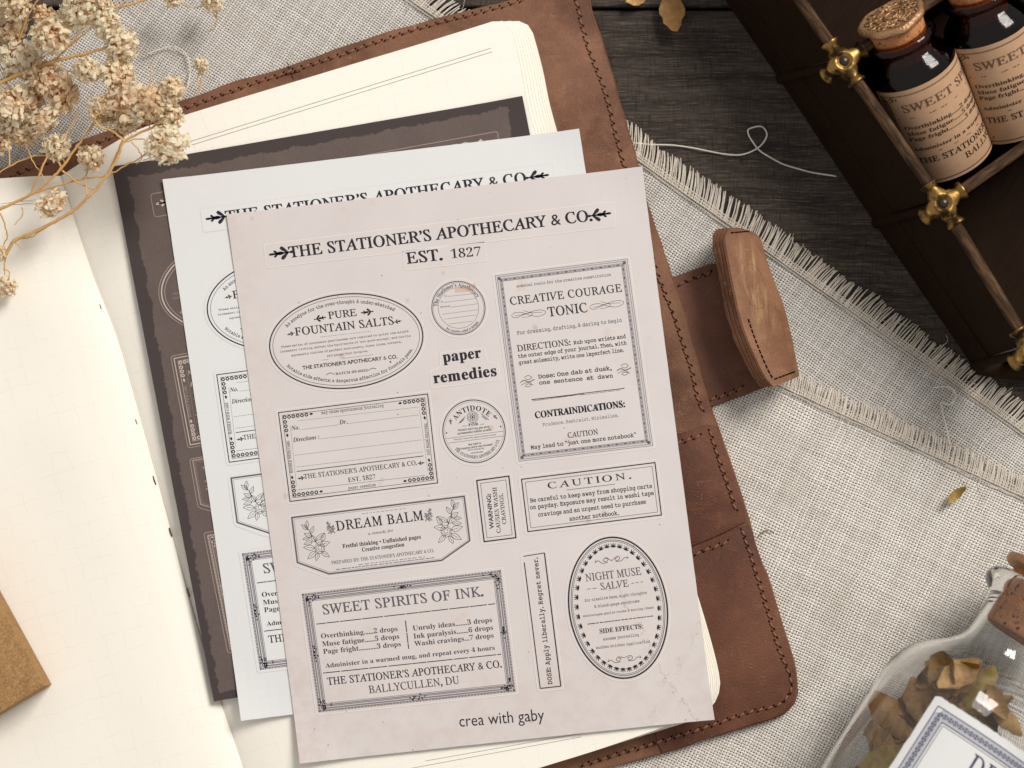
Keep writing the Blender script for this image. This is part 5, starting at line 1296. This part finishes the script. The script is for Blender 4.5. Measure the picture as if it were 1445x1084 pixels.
SP = [  # each sprig: label, stems (polylines px, py, z, radius), blossoms (px, py, radius px, z)
 ('upper sprig of dried cream flowers with thick stems crossing the frayed linen corner', 
  [([(-20, 128, 3.2), (20, 108, 3.4), (73, 88, 3.8), (120, 76, 4.0), (152, 67, 4.2)], .075), ([(8, 118, 3.0), (20, 80, 3.3), (36, 30, 3.8), (60, -10, 4.2)], .05), ([(73, 88, 3.8), (100, 62, 4.4), (120, 30, 4.8), (128, -5, 5.0)], .035),
   ([(73, 88, 3.8), (110, 55, 4.2), (135, 35, 4.4)], .03), ([(90, 0, 3.8), (115, 18, 3.9), (190, 5, 4.2), (215, -5, 4.3)], .05), ([(73, 88, 3.8), (95, 100, 4), (120, 105, 4.2)], .03), ([(0, 62, 3), (35, 45, 3.4), (40, 5, 3.6)], .03),
   ([(152, 67, 4.2), (178, 78, 3.9), (200, 70, 3.6)], .025), ([(210, 128, 3.4), (213, 108, 3.2), (211, 86, 3.0)], .022), ([(277, 134, 1.8), (283, 118, 1.9), (284, 96, 2.0)], .028), ([(300, 3, 1.6), (306, 25, 1.4), (300, 42, 1.2), (292, 45, 1.1)], .02)],
  [(71, 52, 28, 4.6), (60, 22, 16, 3.9), (116, 8, 27, 4.8), (150, 33, 21, 4.4), (171, 63, 25, 4.2), (13, 38, 23, 3.6), (26, 82, 27, 3.2), (25, 5, 22, 4.4), (62, 112, 25, 3.4), (123, 100, 20, 4.2), (165, 106, 25, 4.0), (90, 133, 24, 3.2), (140, 12, 20, 4.2),(284, 92, 11, 2.1), (245, -2, 15, 1.9), (300, 1, 16, 1.7), (0, 10, 20, 4.0), (95, 25, 18, 3.6), (45, 95, 20, 2.7)]),
 ('lower sprig of dried cream flowers reaching over the left page and the dark sheet', 
  [([(-30, 375, 2.2), (8, 358, 2.5), (20, 340, 2.7), (60, 322, 3.0), (100, 300, 3.3), (126, 277, 3.6), (152, 247, 3.8), (166, 222, 4.0), (176, 200, 4.2), (210, 182, 4.3), (240, 168, 4.4)], .065), ([(-20, 305, 2.4), (0, 296, 2.5), (43, 275, 2.8), (66, 258, 3.0), (87, 237, 3.2), (110, 205, 3.4), (133, 173, 3.6), (150, 140, 3.9)], .055),
   ([(43, 275, 2.8), (56, 245, 3.1), (70, 215, 3.2), (87, 200, 3.3), (110, 160, 3.5)], .04), ([(87, 237, 3.2), (76, 222, 3.0), (50, 220, 2.8), (15, 234, 2.6), (-10, 250, 2.5)], .035), ([(87, 240, 3.2), (110, 258, 3.3), (135, 268, 3.5)], .035),
   ([(43, 275, 2.8), (75, 264, 3.0), (120, 252, 3.3), (150, 248, 3.6), (180, 232, 3.9), (205, 218, 4.1), (220, 190, 4.3)], .035), ([(176, 200, 4.2), (160, 186, 4.3), (140, 178, 4.4), (134, 166, 4.5), (145, 158, 4.5)], .04), ([(176, 200, 4.2), (200, 196, 4.3), (213, 205, 4.3)], .025),
   ([(150, 248, 3.6), (170, 205, 3.9), (185, 160, 4.2)], .035), ([(122, 275, 3.5), (121, 250, 3.4), (128, 225, 3.4)], .03), ([(20, 340, 2.7), (30, 352, 2.6)], .02), ([(0, 300, 2.5), (10, 330, 2.2), (5, 345, 2.0)], .03), ([(30, 292, 2.6), (32, 302, 2.5), (20, 318, 2.4)], .022),
   ([(13, 235, 2.6), (12, 200, 2.7), (10, 180, 2.8)], .03), ([(66, 258, 3), (45, 225, 2.9), (35, 200, 2.9)], .022), ([(185, 200, 4.2), (200, 220, 4.2), (192, 232, 4.1)], .02), ([(220, 215, 4.3), (226, 195, 4.4), (222, 178, 4.5)], .02), ([(8, 358, 2.5), (6, 380, 2.2), (8, 402, 2.0)], .025), ([(60, 322, 3.0), (45, 334, 2.8), (20, 338, 2.6)], .03)],
  [(17, 147, 29, 3.2), (42, 142, 21, 2.9), (60, 172, 23, 3.2), (14, 175, 19, 2.7), (80, 208, 20, 3.0), (150, 158, 22, 3.8), (184, 148, 27, 4.4), (212, 146, 22, 4.6), (243, 125, 19, 4.7), (240, 163, 19, 4.5), (236, 205, 27, 4.6), (131, 223, 20, 3.5), (74, 289, 20, 3.2), (8, 405, 15, 2.1), (0, 357, 11, 2.4), (178, 172, 16, 4.0), (158, 140, 15, 4.0), (196, 158, 17, 4.5), (-8, 200, 22, 2.6), (38, 188, 18, 2.6)])]
bm4 = []
for si, (lb, stems, blos) in enumerate(SP):
    o0 = W(stems[0][0][0][0], stems[0][0][0][1], 1.6)
    t = thing('dried_flower_sprig', o0, lb, 'dried flowers', 'dried flower sprigs at the upper left')
    for pl, r_ in stems:
        P = catmull([W(*p) for p in pl], 7); n = len(P); jit = random.Random(n)
        P = [p + Vector((jit.uniform(-.02, .02), jit.uniform(-.02, .02), 0)) for p in P]
        mb = MB(); mb.tube(P, [r_ * (1.05 - .45 * i / n) * (1 + (.5 if i % 7 == 0 and 0 < i < n - 1 else 0) * .5) for i in range(n)], 7); obj('stem', mb, M_STEM, t, True)
    for bi, (x, y, r_, z) in enumerate(blos):
        if len(bm4) < 6:
            mb, tone = blossom_mesh(len(bm4) + 2, (260, 240, 300, 250, 230, 280)[len(bm4)]); b = obj('blossom', mb, M_PETAL, t, True, local=True, attrs={'tone': tone}); bm4.append(b.data)
        else: b = obj('blossom', None, None, t, mesh=bm4[(bi * 5 + si) % 6])
        b.location = W(x, y, z) - o0; rb = random.Random(bi * 7 + si); b.rotation_euler = (rb.uniform(-.8, .8), rb.uniform(-.8, .8), rb.uniform(0, 6.28)); k = r_ * .0245 * 1.2; b.scale = (k * rb.uniform(.9, 1.1), k * rb.uniform(.85, 1.0), k * rb.uniform(.75, .95))
    rb = random.Random(90 + si)                     # fine side twigs joining blossoms to the nearest stem
    pts = [W(*p) for pl, _ in stems for p in pl]
    for (x, y, r_, z) in blos:
        c = W(x, y, z); q = min((p for p in pts if (p - c).length > .5), key=lambda p: (p - c).length)
        if (q - c).length > 4: continue
        mid = (c + q) / 2 + Vector((rb.uniform(-.25, .25), rb.uniform(-.25, .25), -.1)); mb = MB(); mb.tube(catmull([q, mid, c], 5), .022, 5); obj('stem', mb, M_STEM, t, True)
